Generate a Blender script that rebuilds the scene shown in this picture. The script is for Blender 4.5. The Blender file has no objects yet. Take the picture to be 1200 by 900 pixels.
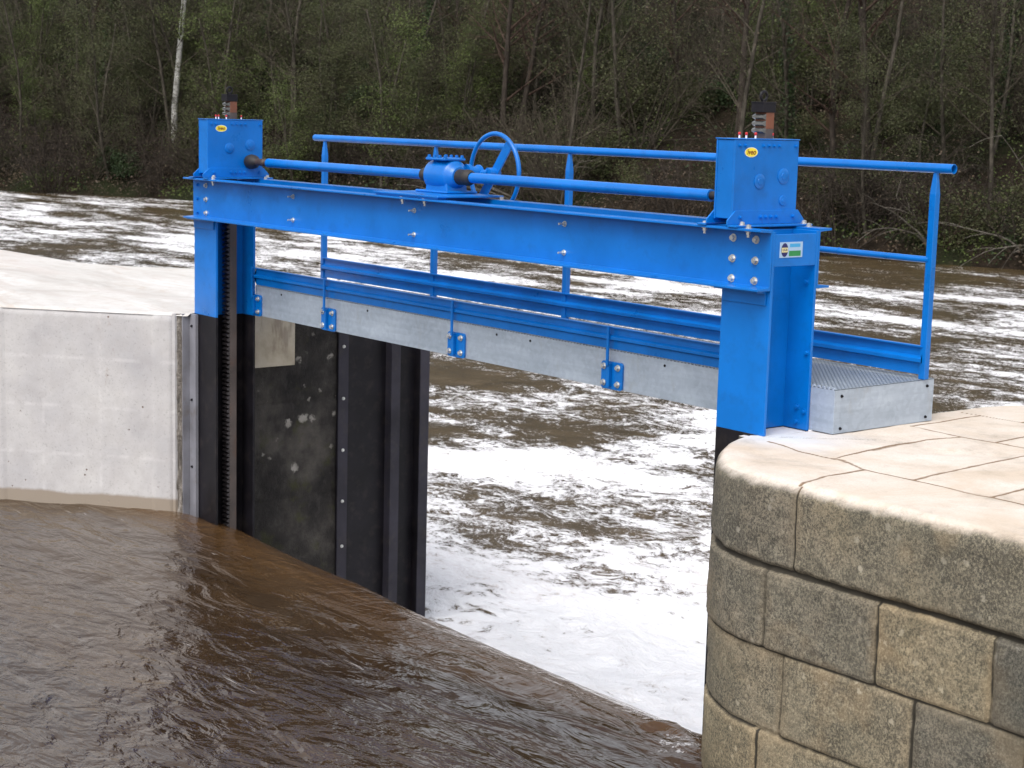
import bpy, math, random
from mathutils import Vector, Matrix, noise
R = math.radians
random.seed(7)
sc = bpy.context.scene
COL = sc.collection
PI = math.pi

# ------------------------------------------------------------------ helpers
class MB:
    """collects simple shapes, in world coordinates, into one mesh"""
    def __init__(s): s.v = []; s.f = []; s.mi = []; s.cur = 0
    def add(s, vs, fs):
        n = len(s.v); s.v += [tuple(p) for p in vs]
        for f in fs: s.f.append(tuple(i + n for i in f)); s.mi.append(s.cur)
        return s
    def box(s, x0, x1, y0, y1, z0, z1):
        v = [(x0,y0,z0),(x1,y0,z0),(x1,y1,z0),(x0,y1,z0),(x0,y0,z1),(x1,y0,z1),(x1,y1,z1),(x0,y1,z1)]
        return s.add(v, [(3,2,1,0),(4,5,6,7),(0,1,5,4),(1,2,6,5),(2,3,7,6),(3,0,4,7)])
    def prism(s, pts, axis, a, b):
        """polygon pts (2d) extruded along axis from a to b"""
        def P(u, w, t): return {'x':(t,u,w),'y':(u,t,w),'z':(u,w,t)}[axis]
        n = len(pts); v = [P(*p, a) for p in pts] + [P(*p, b) for p in pts]
        f = [tuple(range(n))[::-1], tuple(range(n, 2*n))] + [(i,(i+1)%n,n+(i+1)%n,n+i) for i in range(n)]
        return s.add(v, f)
    def tube(s, path, r, n=12, cap=True, closed=False):
        rs = r if isinstance(r, (list, tuple)) else [r]*len(path)
        path = [Vector(p) for p in path]; m = len(path); vs = []
        up = None
        for i, p in enumerate(path):
            if closed: d = path[(i+1) % m] - path[i-1]
            else: d = path[min(i+1, m-1)] - path[max(i-1, 0)]
            d = d.normalized() if d.length > 1e-9 else Vector((0,0,1))
            if up is None:
                up = Vector((0,0,1)) if abs(d.z) < .9 else Vector((1,0,0))
            a = d.cross(up); 
            if a.length < 1e-6: a = d.orthogonal()
            a.normalize(); b = a.cross(d).normalized(); up = b
            for k in range(n):
                t = 2*PI*k/n
                vs.append(p + a*(math.cos(t)*rs[i]) + b*(math.sin(t)*rs[i]))
        fs = []
        for i in range(m if closed else m-1):
            j = (i+1) % m
            for k in range(n):
                l = (k+1) % n
                fs.append((i*n+k, i*n+l, j*n+l, j*n+k))
        if cap and not closed:
            fs.append(tuple(range(n))[::-1]); fs.append(tuple((m-1)*n+k for k in range(n)))
        return s.add(vs, fs)
    def cyl(s, c, d, r, h, n=16):
        c = Vector(c); d = Vector(d)
        return s.tube([c, c + d*h], r, n)
    def lathe(s, c, d, prof, n=20):
        c = Vector(c); d = Vector(d)
        return s.tube([c + d*t for t, r in prof], [r for t, r in prof], n)
    def build(s, name, mats, parent=None, smooth=False, bevel=0, loc=None):
        off = Vector(loc) if loc is not None else (wl(parent) if parent else Vector((0,0,0)))
        me = bpy.data.meshes.new(name)
        me.from_pydata([tuple(Vector(p) - off) for p in s.v], [], s.f)
        if not isinstance(mats, (list, tuple)): mats = [mats]
        for m in mats: me.materials.append(m)
        for p, i in zip(me.polygons, s.mi): p.material_index = i
        me.update()
        if smooth:
            me.shade_smooth() if hasattr(me, 'shade_smooth') else None
            try: me.set_sharp_from_angle(angle=R(40))
            except Exception: pass
        o = bpy.data.objects.new(name, me); COL.objects.link(o)
        if parent: o.parent = parent
        if loc is not None: o.location = Vector(loc) - (wl(parent) if parent else Vector((0,0,0)))
        if bevel:
            b = o.modifiers.new('bevel', 'BEVEL'); b.width = bevel; b.segments = 2; b.limit_method = 'ANGLE'; b.harden_normals = False
        return o

def wl(o):
    p = Vector((0,0,0))
    while o is not None: p += o.location; o = o.parent
    return p
def tag(o, label=None, cat=None, group=None, kind=None):
    for k, v in (('label',label),('category',cat),('group',group),('kind',kind)):
        if v: o[k] = v
    return o
def empty(name, loc, label=None, cat=None, group=None, parent=None):
    o = bpy.data.objects.new(name, None); COL.objects.link(o); o.location = loc
    o.empty_display_size = .1
    if parent: o.parent = parent; o.location = Vector(loc) - wl(parent)
    return tag(o, label, cat, group)
def copy_part(o, parent, dl):
    c = o.copy(); COL.objects.link(c); c.parent = parent; c.location = Vector(o.location) + Vector(dl)
    return c
def fbm(x, y, z=0., o=4):
    return noise.fractal((x, y, z), 1.0, 2.0, o)
def sm(a, b, x):
    t = min(1, max(0, (x-a)/(b-a))); return t*t*(3-2*t)

# ------------------------------------------------------------------ materials
class NT:
    def __init__(s, name):
        s.m = bpy.data.materials.new(name); s.m.use_nodes = True
        s.t = s.m.node_tree; s.t.nodes.clear()
        s.out = s.n('ShaderNodeOutputMaterial'); s.b = s.n('ShaderNodeBsdfPrincipled')
        s.l(s.b.outputs[0], s.out.inputs[0])
    def n(s, typ, **kw):
        o = s.t.nodes.new(typ)
        for k, v in kw.items():
            if k.startswith('_'): setattr(o, k[1:], v)
            else:
                i = o.inputs[int(k[1:])] if k[0] == 'i' and k[1:].isdigit() else o.inputs[k.replace('__', ' ')]
                if hasattr(v, 'is_output') or isinstance(v, bpy.types.NodeSocket): s.l(v, i)
                else: i.default_value = v
        return o
    def l(s, a, b): s.t.links.new(a, b)
    def pos(s): return s.n('ShaderNodeNewGeometry').outputs['Position']
    def map(s, vec, scale=(1,1,1), rot=(0,0,0), loc=(0,0,0)):
        m = s.n('ShaderNodeMapping'); m.inputs['Scale'].default_value = scale; m.inputs['Rotation'].default_value = rot; m.inputs['Location'].default_value = loc
        s.l(vec, m.inputs['Vector']); return m.outputs[0]
    def noise(s, vec, scale, detail=4, rough=.55, dist=0.):
        o = s.n('ShaderNodeTexNoise'); o.inputs['Scale'].default_value = scale; o.inputs['Detail'].default_value = detail
        o.inputs['Roughness'].default_value = rough; o.inputs['Distortion'].default_value = dist
        s.l(vec, o.inputs['Vector']); return o.outputs['Fac']
    def voro(s, vec, scale, feature='F1', rnd=1.):
        o = s.n('ShaderNodeTexVoronoi'); o.feature = feature; o.inputs['Scale'].default_value = scale; o.inputs['Randomness'].default_value = rnd
        s.l(vec, o.inputs['Vector']); return o
    def ramp(s, fac, stops, interp='LINEAR'):
        o = s.n('ShaderNodeValToRGB'); cr = o.color_ramp; cr.interpolation = interp
        while len(cr.elements) < len(stops): cr.elements.new(.5)
        for e, (p, c) in zip(cr.elements, stops):
            e.position = p; e.color = (c, c, c, 1) if not hasattr(c, '__len__') else (*c, 1)
        s.l(fac, o.inputs[0]); return o.outputs[0]
    def mix(s, fac, a, b, mode='MIX'):
        o = s.n('ShaderNodeMix'); o.data_type = 'RGBA'; o.blend_type = mode
        for i, v in ((0, fac), (6, a), (7, b)):
            if isinstance(v, bpy.types.NodeSocket): s.l(v, o.inputs[i])
            elif i == 0: o.inputs[0].default_value = v
            else: o.inputs[i].default_value = (*v, 1)
        return o.outputs[2]
    def math(s, op, a, b=None, c=None, clamp=False):
        o = s.n('ShaderNodeMath'); o.operation = op; o.use_clamp = clamp
        for i, v in enumerate((a, b, c)):
            if v is None: continue
            if isinstance(v, bpy.types.NodeSocket): s.l(v, o.inputs[i])
            else: o.inputs[i].default_value = v
        return o.outputs[0]
    def attr(s, name):
        o = s.n('ShaderNodeAttribute'); o.attribute_name = name; return o.outputs['Fac']
    def sep(s, vec):
        o = s.n('ShaderNodeSeparateXYZ'); s.l(vec, o.inputs[0]); return o.outputs
    def bump(s, h, strength=.3, dist=.01, prev=None):
        o = s.n('ShaderNodeBump'); o.inputs['Strength'].default_value = strength; o.inputs['Distance'].default_value = dist
        s.l(h, o.inputs['Height'])
        if prev is not None: s.l(prev, o.inputs['Normal'])
        return o.outputs[0]
    def set(s, **kw):
        for k, v in kw.items():
            k = {'col':'Base Color','rough':'Roughness','metal':'Metallic','ior':'IOR','spec':'Specular IOR Level','norm':'Normal','coat':'Coat Weight','coatr':'Coat Roughness','alpha':'Alpha','sss':'Subsurface Weight'}[k]
            i = s.b.inputs[k]
            if isinstance(v, bpy.types.NodeSocket): s.l(v, i)
            elif hasattr(v, '__len__') and len(v) == 3: i.default_value = (*v, 1)
            else: i.default_value = v
        return s.m

def paint(name, col, rough=.38, var=.12, dirt=None):
    t = NT(name); p = t.pos()
    n1 = t.noise(p, 3.5, 5); n2 = t.noise(p, 60, 3)
    dark = tuple(c*(1-var*1.6) for c in col); lite = tuple(min(1, c*(1+var)) for c in col)
    c = t.mix(t.ramp(n1, [(.3, 0), (.7, 1)]), dark, lite)
    if dirt:
        g = t.math('MULTIPLY', t.ramp(t.noise(p, 9, 6, .65), [(.52, 0), (.72, 1)]), dirt[3])
        c = t.mix(g, c, dirt[:3])
    r = t.math('MULTIPLY_ADD', n1, .22, rough-.1)
    return t.set(col=c, rough=r, norm=t.bump(n2, .06, .002))
M = {}
M['blue'] = paint('blue_paint', (.0, .146, .52), .30, .10, (.004, .085, .30, .40))
M['blue'].node_tree.nodes['Principled BSDF'].inputs['Specular IOR Level'].default_value = .45; M['blue'].node_tree.nodes['Principled BSDF'].inputs['Coat Roughness'].default_value = .18
M['black'] = paint('black_steel', (.010, .009, .012), .42, .3, (.05, .04, .035, .35))
M['blackedge'] = paint('black_steel_edge', (.032, .030, .040), .5, .25, (.07, .06, .05, .4))
for k in ('black','blackedge'): M[k].node_tree.nodes['Principled BSDF'].inputs['Specular IOR Level'].default_value = .22
M['guide'] = paint('dull_grey_steel', (.19, .19, .215), .6, .2, (.12, .10, .09, .6)); M['rubber'] = paint('rubber', (.016, .014, .014), .6, .2, (.05, .03, .02, .5))
M['bolt'] = paint('zinc_bolt', (.62, .62, .60), .30, .15); 
M['bolt'].node_tree.nodes['Principled BSDF'].inputs['Metallic'].default_value = .7
M['rack'] = paint('rack_steel', (.075, .058, .052), .5, .25, (.10, .05, .03, .5))
M['tooth'] = paint('greased_teeth', (.035, .03, .032), .3, .3)
M['silver'] = paint('bright_teeth', (.22, .22, .21), .22, .4, (.06, .04, .03, .6)); M['silver'].node_tree.nodes['Principled BSDF'].inputs['Metallic'].default_value = .7
M['primer'] = paint('rust_primer', (.17, .058, .028), .55, .25, (.09, .05, .05, .5))
M['rusty'] = paint('rusty_steel', (.06, .038, .028), .6, .3)
M['red'] = paint('red_cap', (.5, .03, .03), .4, .1); M['white'] = paint('white_cap', (.8, .78, .8), .4, .05)
M['yellow'] = paint('yellow_sticker', (.85, .66, .04), .35, .05); M['ink'] = paint('sticker_ink', (.22, .06, .0), .5, .05)
M['rim'] = paint('sticker_rim', (.75, .75, .55), .4, .03)
M['plate'] = paint('plate_silver', (.34, .48, .66), .35, .05); M['navy'] = paint('plate_navy', (.012, .012, .10), .4, .05)
M['cream'] = paint('plate_cream', (.75, .68, .35), .4, .05); M['green'] = paint('plate_green', (.02, .22, .06), .4, .1); M['cyan'] = paint('plate_cyan', (.05, .33, .62), .4, .05)

def galvanised(name, pattern=False):
    t = NT(name); p = t.pos()
    sp = t.voro(p, 38).outputs['Color']; n1 = t.noise(p, 2.2, 5, .6)
    streak = t.noise(t.map(p, (.8, .8, 14)), 1.6, 4, .6)
    f = t.math('ADD', t.math('MULTIPLY', n1, .5), t.math('MULTIPLY', streak, .5))
    c = t.ramp(f, [(.3, (.30, .355, .425)), (.5, (.395, .455, .53)), (.72, (.50, .57, .65))])
    c = t.mix(.22, c, t.ramp(t.sep(sp)[0], [(0, .32), (1, .62)]), 'OVERLAY')
    stain = t.ramp(t.noise(t.map(p, (1.2, 1.2, .6)), 5, 6, .7), [(.58, 0), (.75, .5)])
    c = t.mix(stain, c, (.31, .31, .30))
    kw = dict(col=c, rough=.5, metal=.35)
    if pattern:
        x, y, z = t.sep(p)
        a = t.math('SINE', t.math('MULTIPLY', t.math('ADD', x, y), 2*PI/.058)); b = t.math('SINE', t.math('MULTIPLY', t.math('SUBTRACT', x, y), 2*PI/.058))
        h = t.math('MULTIPLY', a, b)
        c2 = t.mix(t.ramp(h, [(.30, 1), (.55, 0)]), t.mix(.5, c, (.62, .66, .70)), (.16, .19, .22)); kw['col'] = c2
        kw['norm'] = t.bump(h, .8, .006)
    else:
        kw['norm'] = t.bump(t.noise(p, 25, 4), .08, .004)
    return t.set(**kw)
M['galv'] = galvanised('galvanised_steel'); M['grate'] = galvanised('galvanised_deck', True)

# masonry: uses per-vertex attributes "joint" (0..1) and "tone"
def masonry(name):
    t = NT(name); p = t.pos(); g = t.n('ShaderNodeNewGeometry'); nz = t.sep(g.outputs['Normal'])[2]
    j = t.attr('joint'); tone = t.attr('tone')
    n1 = t.noise(p, 2.2, 6, .62); n2 = t.noise(p, 14, 6, .7); n3 = t.noise(t.map(p, (1, 1, .85)), 85, 6, .9); n0 = t.noise(p, 3.3, 5, .7, .6)
    face = t.ramp(n1, [(.28, (.12, .112, .092)), (.45, (.205, .188, .152)), (.58, (.28, .24, .185)), (.75, (.36, .29, .20))])
    face = t.mix(t.ramp(n2, [(.42, 0), (.62, .6)]), face, (.085, .08, .066))
    face = t.mix(t.math('MULTIPLY', t.ramp(n3, [(.44, 1), (.50, 0)]), t.ramp(n0, [(.34, .35), (.58, 1)])), face, (.055, .052, .045))
    face = t.mix(t.ramp(n0, [(.52, 0), (.66, .55)]), face, (.085, .080, .070))
    face = t.mix(t.ramp(t.noise(p, 1.7, 4, .6), [(.56, 0), (.68, .5)]), face, (.36, .27, .17))
    face = t.mix(t.ramp(n3, [(.52, 0), (.58, .6)]), face, (.44, .40, .30))
    # lichen spots
    vv = t.voro(p, 13); n4 = t.noise(p, 3.0, 3); vd_ = t.math('ADD', vv.outputs['Distance'], t.math('MULTIPLY', t.math('SUBTRACT', t.noise(p, 60, 4, .8), .5), .75))
    lich = t.math('MULTIPLY', t.ramp(vd_, [(.12, 1), (.22, 0)]), t.ramp(n4, [(.50, 0), (.62, .75)]))
    face = t.mix(lich, face, (.46, .43, .36))
    face = t.mix(t.ramp(t.noise(p, 1.1, 3), [(.45, 0), (.7, .45)]), face, (.10, .11, .085))
    edge = t.attr('edge'); face = t.mix(t.math('MULTIPLY', edge, t.ramp(n1, [(.3, .05), (.6, .5)])), face, (.25, .20, .135))
    face = t.mix(1.0, face, t.ramp(tone, [(0, (.52, .53, .56)), (.5, (.80, .78, .74)), (1, (1.15, 1.05, .88))]), 'MULTIPLY')
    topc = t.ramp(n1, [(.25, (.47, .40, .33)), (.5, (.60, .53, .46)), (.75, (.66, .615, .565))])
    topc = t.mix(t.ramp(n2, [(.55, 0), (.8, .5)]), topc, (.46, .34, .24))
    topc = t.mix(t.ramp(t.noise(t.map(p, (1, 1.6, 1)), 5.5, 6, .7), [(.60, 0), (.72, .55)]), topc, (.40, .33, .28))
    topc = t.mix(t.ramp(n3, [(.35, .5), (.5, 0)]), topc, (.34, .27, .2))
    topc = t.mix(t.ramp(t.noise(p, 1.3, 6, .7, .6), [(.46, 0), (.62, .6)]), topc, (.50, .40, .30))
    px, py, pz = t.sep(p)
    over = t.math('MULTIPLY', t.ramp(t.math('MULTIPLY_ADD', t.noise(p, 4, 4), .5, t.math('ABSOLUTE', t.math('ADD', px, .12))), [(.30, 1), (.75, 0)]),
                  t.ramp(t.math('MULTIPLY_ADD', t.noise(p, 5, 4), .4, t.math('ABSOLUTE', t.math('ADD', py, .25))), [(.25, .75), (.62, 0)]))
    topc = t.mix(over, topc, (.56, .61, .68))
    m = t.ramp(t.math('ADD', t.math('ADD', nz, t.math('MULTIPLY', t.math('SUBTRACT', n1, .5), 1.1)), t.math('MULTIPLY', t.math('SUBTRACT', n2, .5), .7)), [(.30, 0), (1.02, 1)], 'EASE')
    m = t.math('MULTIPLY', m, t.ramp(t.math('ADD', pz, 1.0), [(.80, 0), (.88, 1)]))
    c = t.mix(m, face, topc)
    jc = t.mix(m, (.035, .030, .022), (.20, .135, .085))
    c = t.mix(t.ramp(t.math('ADD', j, t.math('MULTIPLY', t.math('SUBTRACT', n2, .5), .5)), [(.35, 0), (.62, 1)]), c, jc)
    damp = t.ramp(t.math('ADD', pz, t.math('MULTIPLY', n2, .25)), [(-1.55, 0), (-1.35, 1)])  # wet foot
    wet = t.n('ShaderNodeMapRange'); t.l(t.math('MULTIPLY_ADD', n2, .3, pz), wet.inputs[0]); wet.inputs[1].default_value = -1.62; wet.inputs[2].default_value = -1.15
    c = t.mix(wet.outputs[0], t.mix(1., c, (.42, .40, .36), 'MULTIPLY'), c)
    h = t.math('ADD', t.math('MULTIPLY', n2, .6), t.math('MULTIPLY', n3, .5))
    st = t.n('ShaderNodeBump'); t.l(h, st.inputs['Height']); st.inputs['Distance'].default_value = .012
    t.l(t.math('MULTIPLY_ADD', m, -.45, .65), st.inputs['Strength'])
    return t.set(col=c, rough=.88, norm=st.outputs[0], spec=.3)
M['masonry'] = masonry('old_masonry')

def concrete_front():
    t = NT('cast_concrete_face'); p = t.pos(); z = t.sep(p)[2]
    uv = t.n('ShaderNodeUVMap').outputs[0]; u, v, _ = t.sep(uv)
    n1 = t.noise(p, 1.6, 6, .6); n2 = t.noise(p, 9, 6, .7); n3 = t.noise(p, 55, 3, .7)
    c = t.ramp(n1, [(.3, (.37, .36, .37)), (.5, (.46, .445, .445)), (.72, (.54, .525, .51))])
    c = t.mix(t.ramp(n2, [(.35, .28), (.6, 0)]), c, (.34, .31, .30))
    c = t.mix(t.ramp(n3, [(.33, .5), (.42, 0)]), c, (.27, .26, .25))
    # pour lines left by the shuttering
    def line(val, at, w):
        d = t.math('ABSOLUTE', t.math('SUBTRACT', val, at)); return t.ramp(t.math('DIVIDE', d, w), [(.3, 1), (1, 0)])
    zz = t.math('ADD', z, t.math('MULTIPLY', t.noise(p, 6, 2), .01))
    brk = t.ramp(t.noise(p, 4.5, 4, .7), [(.42, .0), (.6, .2)])
    L = t.math('MAXIMUM', line(zz, -.40, .02), t.math('MAXIMUM', line(zz, -.80, .02), line(zz, -1.20, .02)))
    V = t.math('MAXIMUM', line(u, .92, .02), t.math('MULTIPLY', line(u, .42, .02), .7))
    c = t.mix(t.math('MULTIPLY', t.math('MAXIMUM', L, V), brk), c, (.72, .70, .69))
    # air holes
    vo = t.voro(p, 7.5); mask = t.ramp(t.noise(p, 2.6, 2), [(.47, 0), (.53, 1)])
    hole = t.math('MULTIPLY', t.ramp(vo.outputs['Distance'], [(.045, 1), (.075, 0)]), mask)
    c = t.mix(hole, c, (.15, .11, .09))
    # rusty drips near the top
    dr = t.math('MULTIPLY', t.ramp(t.noise(t.map(p, (7, 7, 2.2)), 1.5, 5, .7), [(.60, 0), (.70, .6)]), t.math('MULTIPLY', t.ramp(t.math('ABSOLUTE', t.math('SUBTRACT', u, 1.05)), [(.08, 1), (.22, 0)]), t.math('GREATER_THAN', z, -.62)))
    c = t.mix(dr, c, (.26, .18, .13))
    # tan tide mark at the water
    tide = t.n('ShaderNodeMapRange'); t.l(t.math('MULTIPLY_ADD', t.noise(p, 3.2, 5, .6), .06, z), tide.inputs[0]); tide.inputs[1].default_value = -1.51; tide.inputs[2].default_value = -1.485
    c = t.mix(tide.outputs[0], (.27, .225, .18), c)
    # dirty underside of the top edge
    return t.set(col=c, rough=.85, spec=.3, norm=t.bump(t.math('SUBTRACT', t.math('ADD', t.math('MULTIPLY', n2, .5), t.math('MULTIPLY', n3, .3)), hole), .35, .01))
M['cfront'] = concrete_front()
def concrete_top():
    t = NT('concrete_top'); p = t.pos()
    n1 = t.noise(t.map(p, (.5, 1.3, 1), (0, 0, R(-25))), 1.3, 6, .6, .6); n2 = t.noise(p, 8, 6, .7); n3 = t.noise(t.map(p, (.35, 1.6, 1), (0, 0, R(-30))), 2.6, 5, .7, .8)
    c = t.ramp(n1, [(.28, (.39, .365, .34)), (.48, (.52, .50, .475)), (.7, (.62, .605, .59))])
    c = t.mix(t.ramp(n3, [(.56, 0), (.68, .5)]), c, (.42, .34, .28))
    c = t.mix(t.ramp(n2, [(.33, .5), (.5, 0)]), c, (.42, .36, .32))
    c = t.mix(t.ramp(t.noise(t.map(p, (.5, 1.6, 1), (0, 0, R(-28))), .9, 6, .65, .6), [(.50, 0), (.62, .5)]), c, (.47, .42, .39))
    return t.set(col=c, rough=.8, spec=.3, norm=t.bump(t.math('ADD', n2, n1), .3, .02))
M['ctop'] = concrete_top()
def rough_joint():
    t = NT('rough_joint_mortar'); p = t.pos()
    n1 = t.noise(t.map(p, (6, 6, 2)), 3, 6, .75); n2 = t.noise(p, 40, 4, .7)
    c = t.ramp(n1, [(.3, (.05, .045, .04)), (.5, (.16, .14, .12)), (.66, (.34, .31, .28))])
    return t.set(col=c, rough=.95, norm=t.bump(t.math('ADD', n1, n2), .9, .03))
M['joint'] = rough_joint()
def old_wall():
    t = NT('black_mossy_wall'); p = t.pos(); z = t.sep(p)[2]
    n1 = t.noise(p, 2.2, 6, .65); n2 = t.noise(t.map(p, (1, 1, .45)), 12, 6, .7); n3 = t.noise(p, 60, 3, .7)
    c = t.ramp(n1, [(.3, (.010, .009, .010)), (.5, (.034, .031, .029)), (.7, (.095, .086, .076))])
    c = t.mix(t.ramp(n2, [(.52, 0), (.7, .55)]), c, (.075, .07, .065))
    vo = t.voro(p, 4.2); vd = t.math('ADD', vo.outputs['Distance'], t.math('MULTIPLY', t.math('SUBTRACT', t.noise(p, 22, 6, .8), .5), .55))
    upper = t.math('MULTIPLY', t.ramp(t.noise(p, 1.9, 2), [(.40, 0), (.50, 1)]), t.math('GREATER_THAN', z, -1.45))
    c = t.mix(t.math('MULTIPLY', t.ramp(vd, [(.13, .9), (.20, 0)]), upper), c, (.34, .32, .29))
    v2 = t.voro(p, 8); d2 = t.math('ADD', v2.outputs['Distance'], t.math('MULTIPLY', t.math('SUBTRACT', t.noise(p, 55, 5, .8), .5), .6))
    c = t.mix(t.math('MULTIPLY', t.ramp(d2, [(.10, .8), (.17, 0)]), t.math('MULTIPLY', upper, t.ramp(t.noise(p, 3.1, 3), [(.38, 0), (.5, 1)]))), c, (.32, .30, .27))
    c = t.mix(t.ramp(t.noise(p, 4.5, 5, .65), [(.56, 0), (.68, .6)]), c, (.05, .052, .018))
    return t.set(col=c, rough=.8, spec=.2, norm=t.bump(t.math('ADD', n2, n3), .6, .02))
M['oldwall'] = old_wall()
def plaster():
    t = NT('pale_plaster'); p = t.pos()
    n1 = t.noise(p, 4, 6, .65); n2 = t.noise(p, 22, 5, .7)
    c = t.ramp(n1, [(.3, (.38, .32, .24)), (.5, (.50, .44, .34)), (.7, (.58, .53, .44))])
    c = t.mix(t.ramp(t.noise(t.map(p, (5, 5, 1)), 1.6, 5, .7), [(.56, 0), (.66, .6)]), c, (.24, .19, .15))
    vo = t.voro(p, 9); c = t.mix(t.math('MULTIPLY', t.ramp(vo.outputs['Distance'], [(.07, .9), (.12, 0)]), t.ramp(t.noise(p, 5, 2), [(.5, 0), (.56, 1)])), c, (.12, .09, .07))
    return t.set(col=c, rough=.85, norm=t.bump(n2, .3, .01))
M['plaster'] = plaster()

def water_up():
    t = NT('brown_river_water'); p = t.pos()
    y = t.sep(p)[1]
    q = t.map(p, (.5, 1.5, 1), (0, 0, R(-38)))
    n1 = t.noise(q, 3.4, 4, .5, .6); n2 = t.noise(t.map(p, (.6, 1.5, 1), (0, 0, R(-50))), 24, 3, .55, .3); n3 = t.noise(p, 2.0, 3, .5)
    c = t.ramp(t.noise(t.map(p, (.4, 1.2, 1)), 1.4, 5, .6), [(.3, (.026, .015, .008)), (.6, (.046, .027, .013)), (.8, (.066, .040, .021))])
    # spilling lip turns a clearer brown
    lip = t.n('ShaderNodeMapRange'); t.l(y, lip.inputs[0]); lip.inputs[1].default_value = -1.1; lip.inputs[2].default_value = -.2
    c = t.mix(t.math('MULTIPLY', lip.outputs[0], .8), c, (.125, .066, .026))
    # pale threads in the current: foam, plus sky glints painted into the colour
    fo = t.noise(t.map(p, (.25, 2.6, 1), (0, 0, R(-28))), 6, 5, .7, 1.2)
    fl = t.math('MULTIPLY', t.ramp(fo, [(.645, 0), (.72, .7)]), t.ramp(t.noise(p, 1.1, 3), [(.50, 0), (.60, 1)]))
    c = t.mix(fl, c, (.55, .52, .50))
    fw = t.attr('foam'); c = t.mix(t.ramp(t.math('ADD', fw, t.math('MULTIPLY', t.math('SUBTRACT', t.noise(p, 12, 6, .75), .5), 1.3)), [(.55, 0), (.75, 1)]), c, (.82, .83, .86))
    b = t.bump(n1, .8, .060); b = t.bump(n2, .16, .006, b)
    st = t.noise(t.map(p, (5.5, .7, 1), (0, 0, R(6))), 2.2, 4, .6, .4); b = t.bump(t.math('MULTIPLY', st, lip.outputs[0]), .7, .035, b); b = t.bump(n3, .35, .07, b)
    far = t.n('ShaderNodeMapRange'); t.l(y, far.inputs[0]); far.inputs[1].default_value = -1.2; far.inputs[2].default_value = -3.0
    n5 = t.math('MULTIPLY', t.noise(t.map(p, (.7, 1.3, 1), (0, 0, R(-55))), 4.6, 4, .5, .5), far.outputs[0]); b = t.bump(n5, 1.0, .075, b)
    return t.set(col=c, rough=.04, ior=1.62, spec=.5, norm=b)
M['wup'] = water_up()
def water_down():
    t = NT('foaming_river_water'); p = t.pos()
    d = t.attr('foam'); near = t.attr('near')
    warp = t.n('ShaderNodeTexNoise'); warp.inputs['Scale'].default_value = .9; warp.inputs['Detail'].default_value = 3; t.l(p, warp.inputs['Vector'])
    wv = t.n('ShaderNodeVectorMath'); wv.operation = 'MULTIPLY_ADD'; t.l(warp.outputs['Color'], wv.inputs[0]); wv.inputs[1].default_value = (.8, .8, 0); t.l(p, wv.inputs[2])
    q = wv.outputs[0]
    big = t.noise(t.map(q, (.40, 1.25, 1), (0, 0, R(-50))), .55, 7, .60); med = t.noise(t.map(q, (.85, 1.15, 1), (0, 0, R(-52))), 3.2, 8, .70, .35)
    fine = t.noise(t.map(q, (.8, 1.3, 1), (0, 0, R(-45))), 13, 6, .72)
    finer = t.noise(t.map(q, (.9, 1.3, 1), (0, 0, R(-50))), 34, 4, .7)
    f = t.math('ADD', t.math('MULTIPLY', big, 1.0), t.math('ADD', t.math('MULTIPLY', med, .70), t.math('ADD', t.math('MULTIPLY', fine, .70), t.math('MULTIPLY', finer, .50))))
    f = t.math('SUBTRACT', f, 1.485)                                   # about -.35 .. .35
    f = t.math('ADD', t.math('MULTIPLY', f, 2.4), d)
    lace = t.voro(t.map(q, (.8, 1.2, 1), (0, 0, R(-50))), 4.5, 'DISTANCE_TO_EDGE'); ld = t.math('ADD', lace.outputs['Distance'], t.math('MULTIPLY', t.math('SUBTRACT', fine, .5), .5))
    f = t.math('ADD', f, t.math('MULTIPLY', t.math('SUBTRACT', t.ramp(ld, [(.0, 1), (.22, 0)]), .3), t.math('MULTIPLY_ADD', near, .28, .05)))
    mask = t.ramp(f, [(.33, 0), (.45, .40), (.54, .88), (.66, 1)])
    wcol = t.ramp(t.noise(q, 1.5, 5, .6), [(.3, (.048, .034, .016)), (.6, (.088, .062, .030)), (.8, (.15, .11, .07))])
    milky = t.math('MULTIPLY', near, t.ramp(f, [(.1, .1), (.45, .85)]))
    wcol = t.mix(milky, wcol, (.36, .29, .24))
    fcol = t.ramp(t.math('ADD', t.math('MULTIPLY', fine, .5), t.math('MULTIPLY', med, .5)), [(.34, (.62, .55, .49)), (.45, (.88, .86, .88)), (.6, (.97, .97, .99))])
    fcol = t.mix(t.math('MULTIPLY', t.ramp(d, [(.95, 0), (1.15, .6)]), 1.0), fcol, (.95, .95, .97)); c = t.mix(mask, wcol, fcol)
    hgt = t.math('ADD', t.math('MULTIPLY', mask, .35), t.math('ADD', t.math('MULTIPLY', med, .8), t.math('MULTIPLY', fine, .45)))
    r = t.math('MULTIPLY_ADD', mask, .6, .12)
    return t.set(col=c, rough=r, ior=1.33, spec=.5, norm=t.bump(hgt, .75, .12))
M['wdown'] = water_down()

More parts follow.
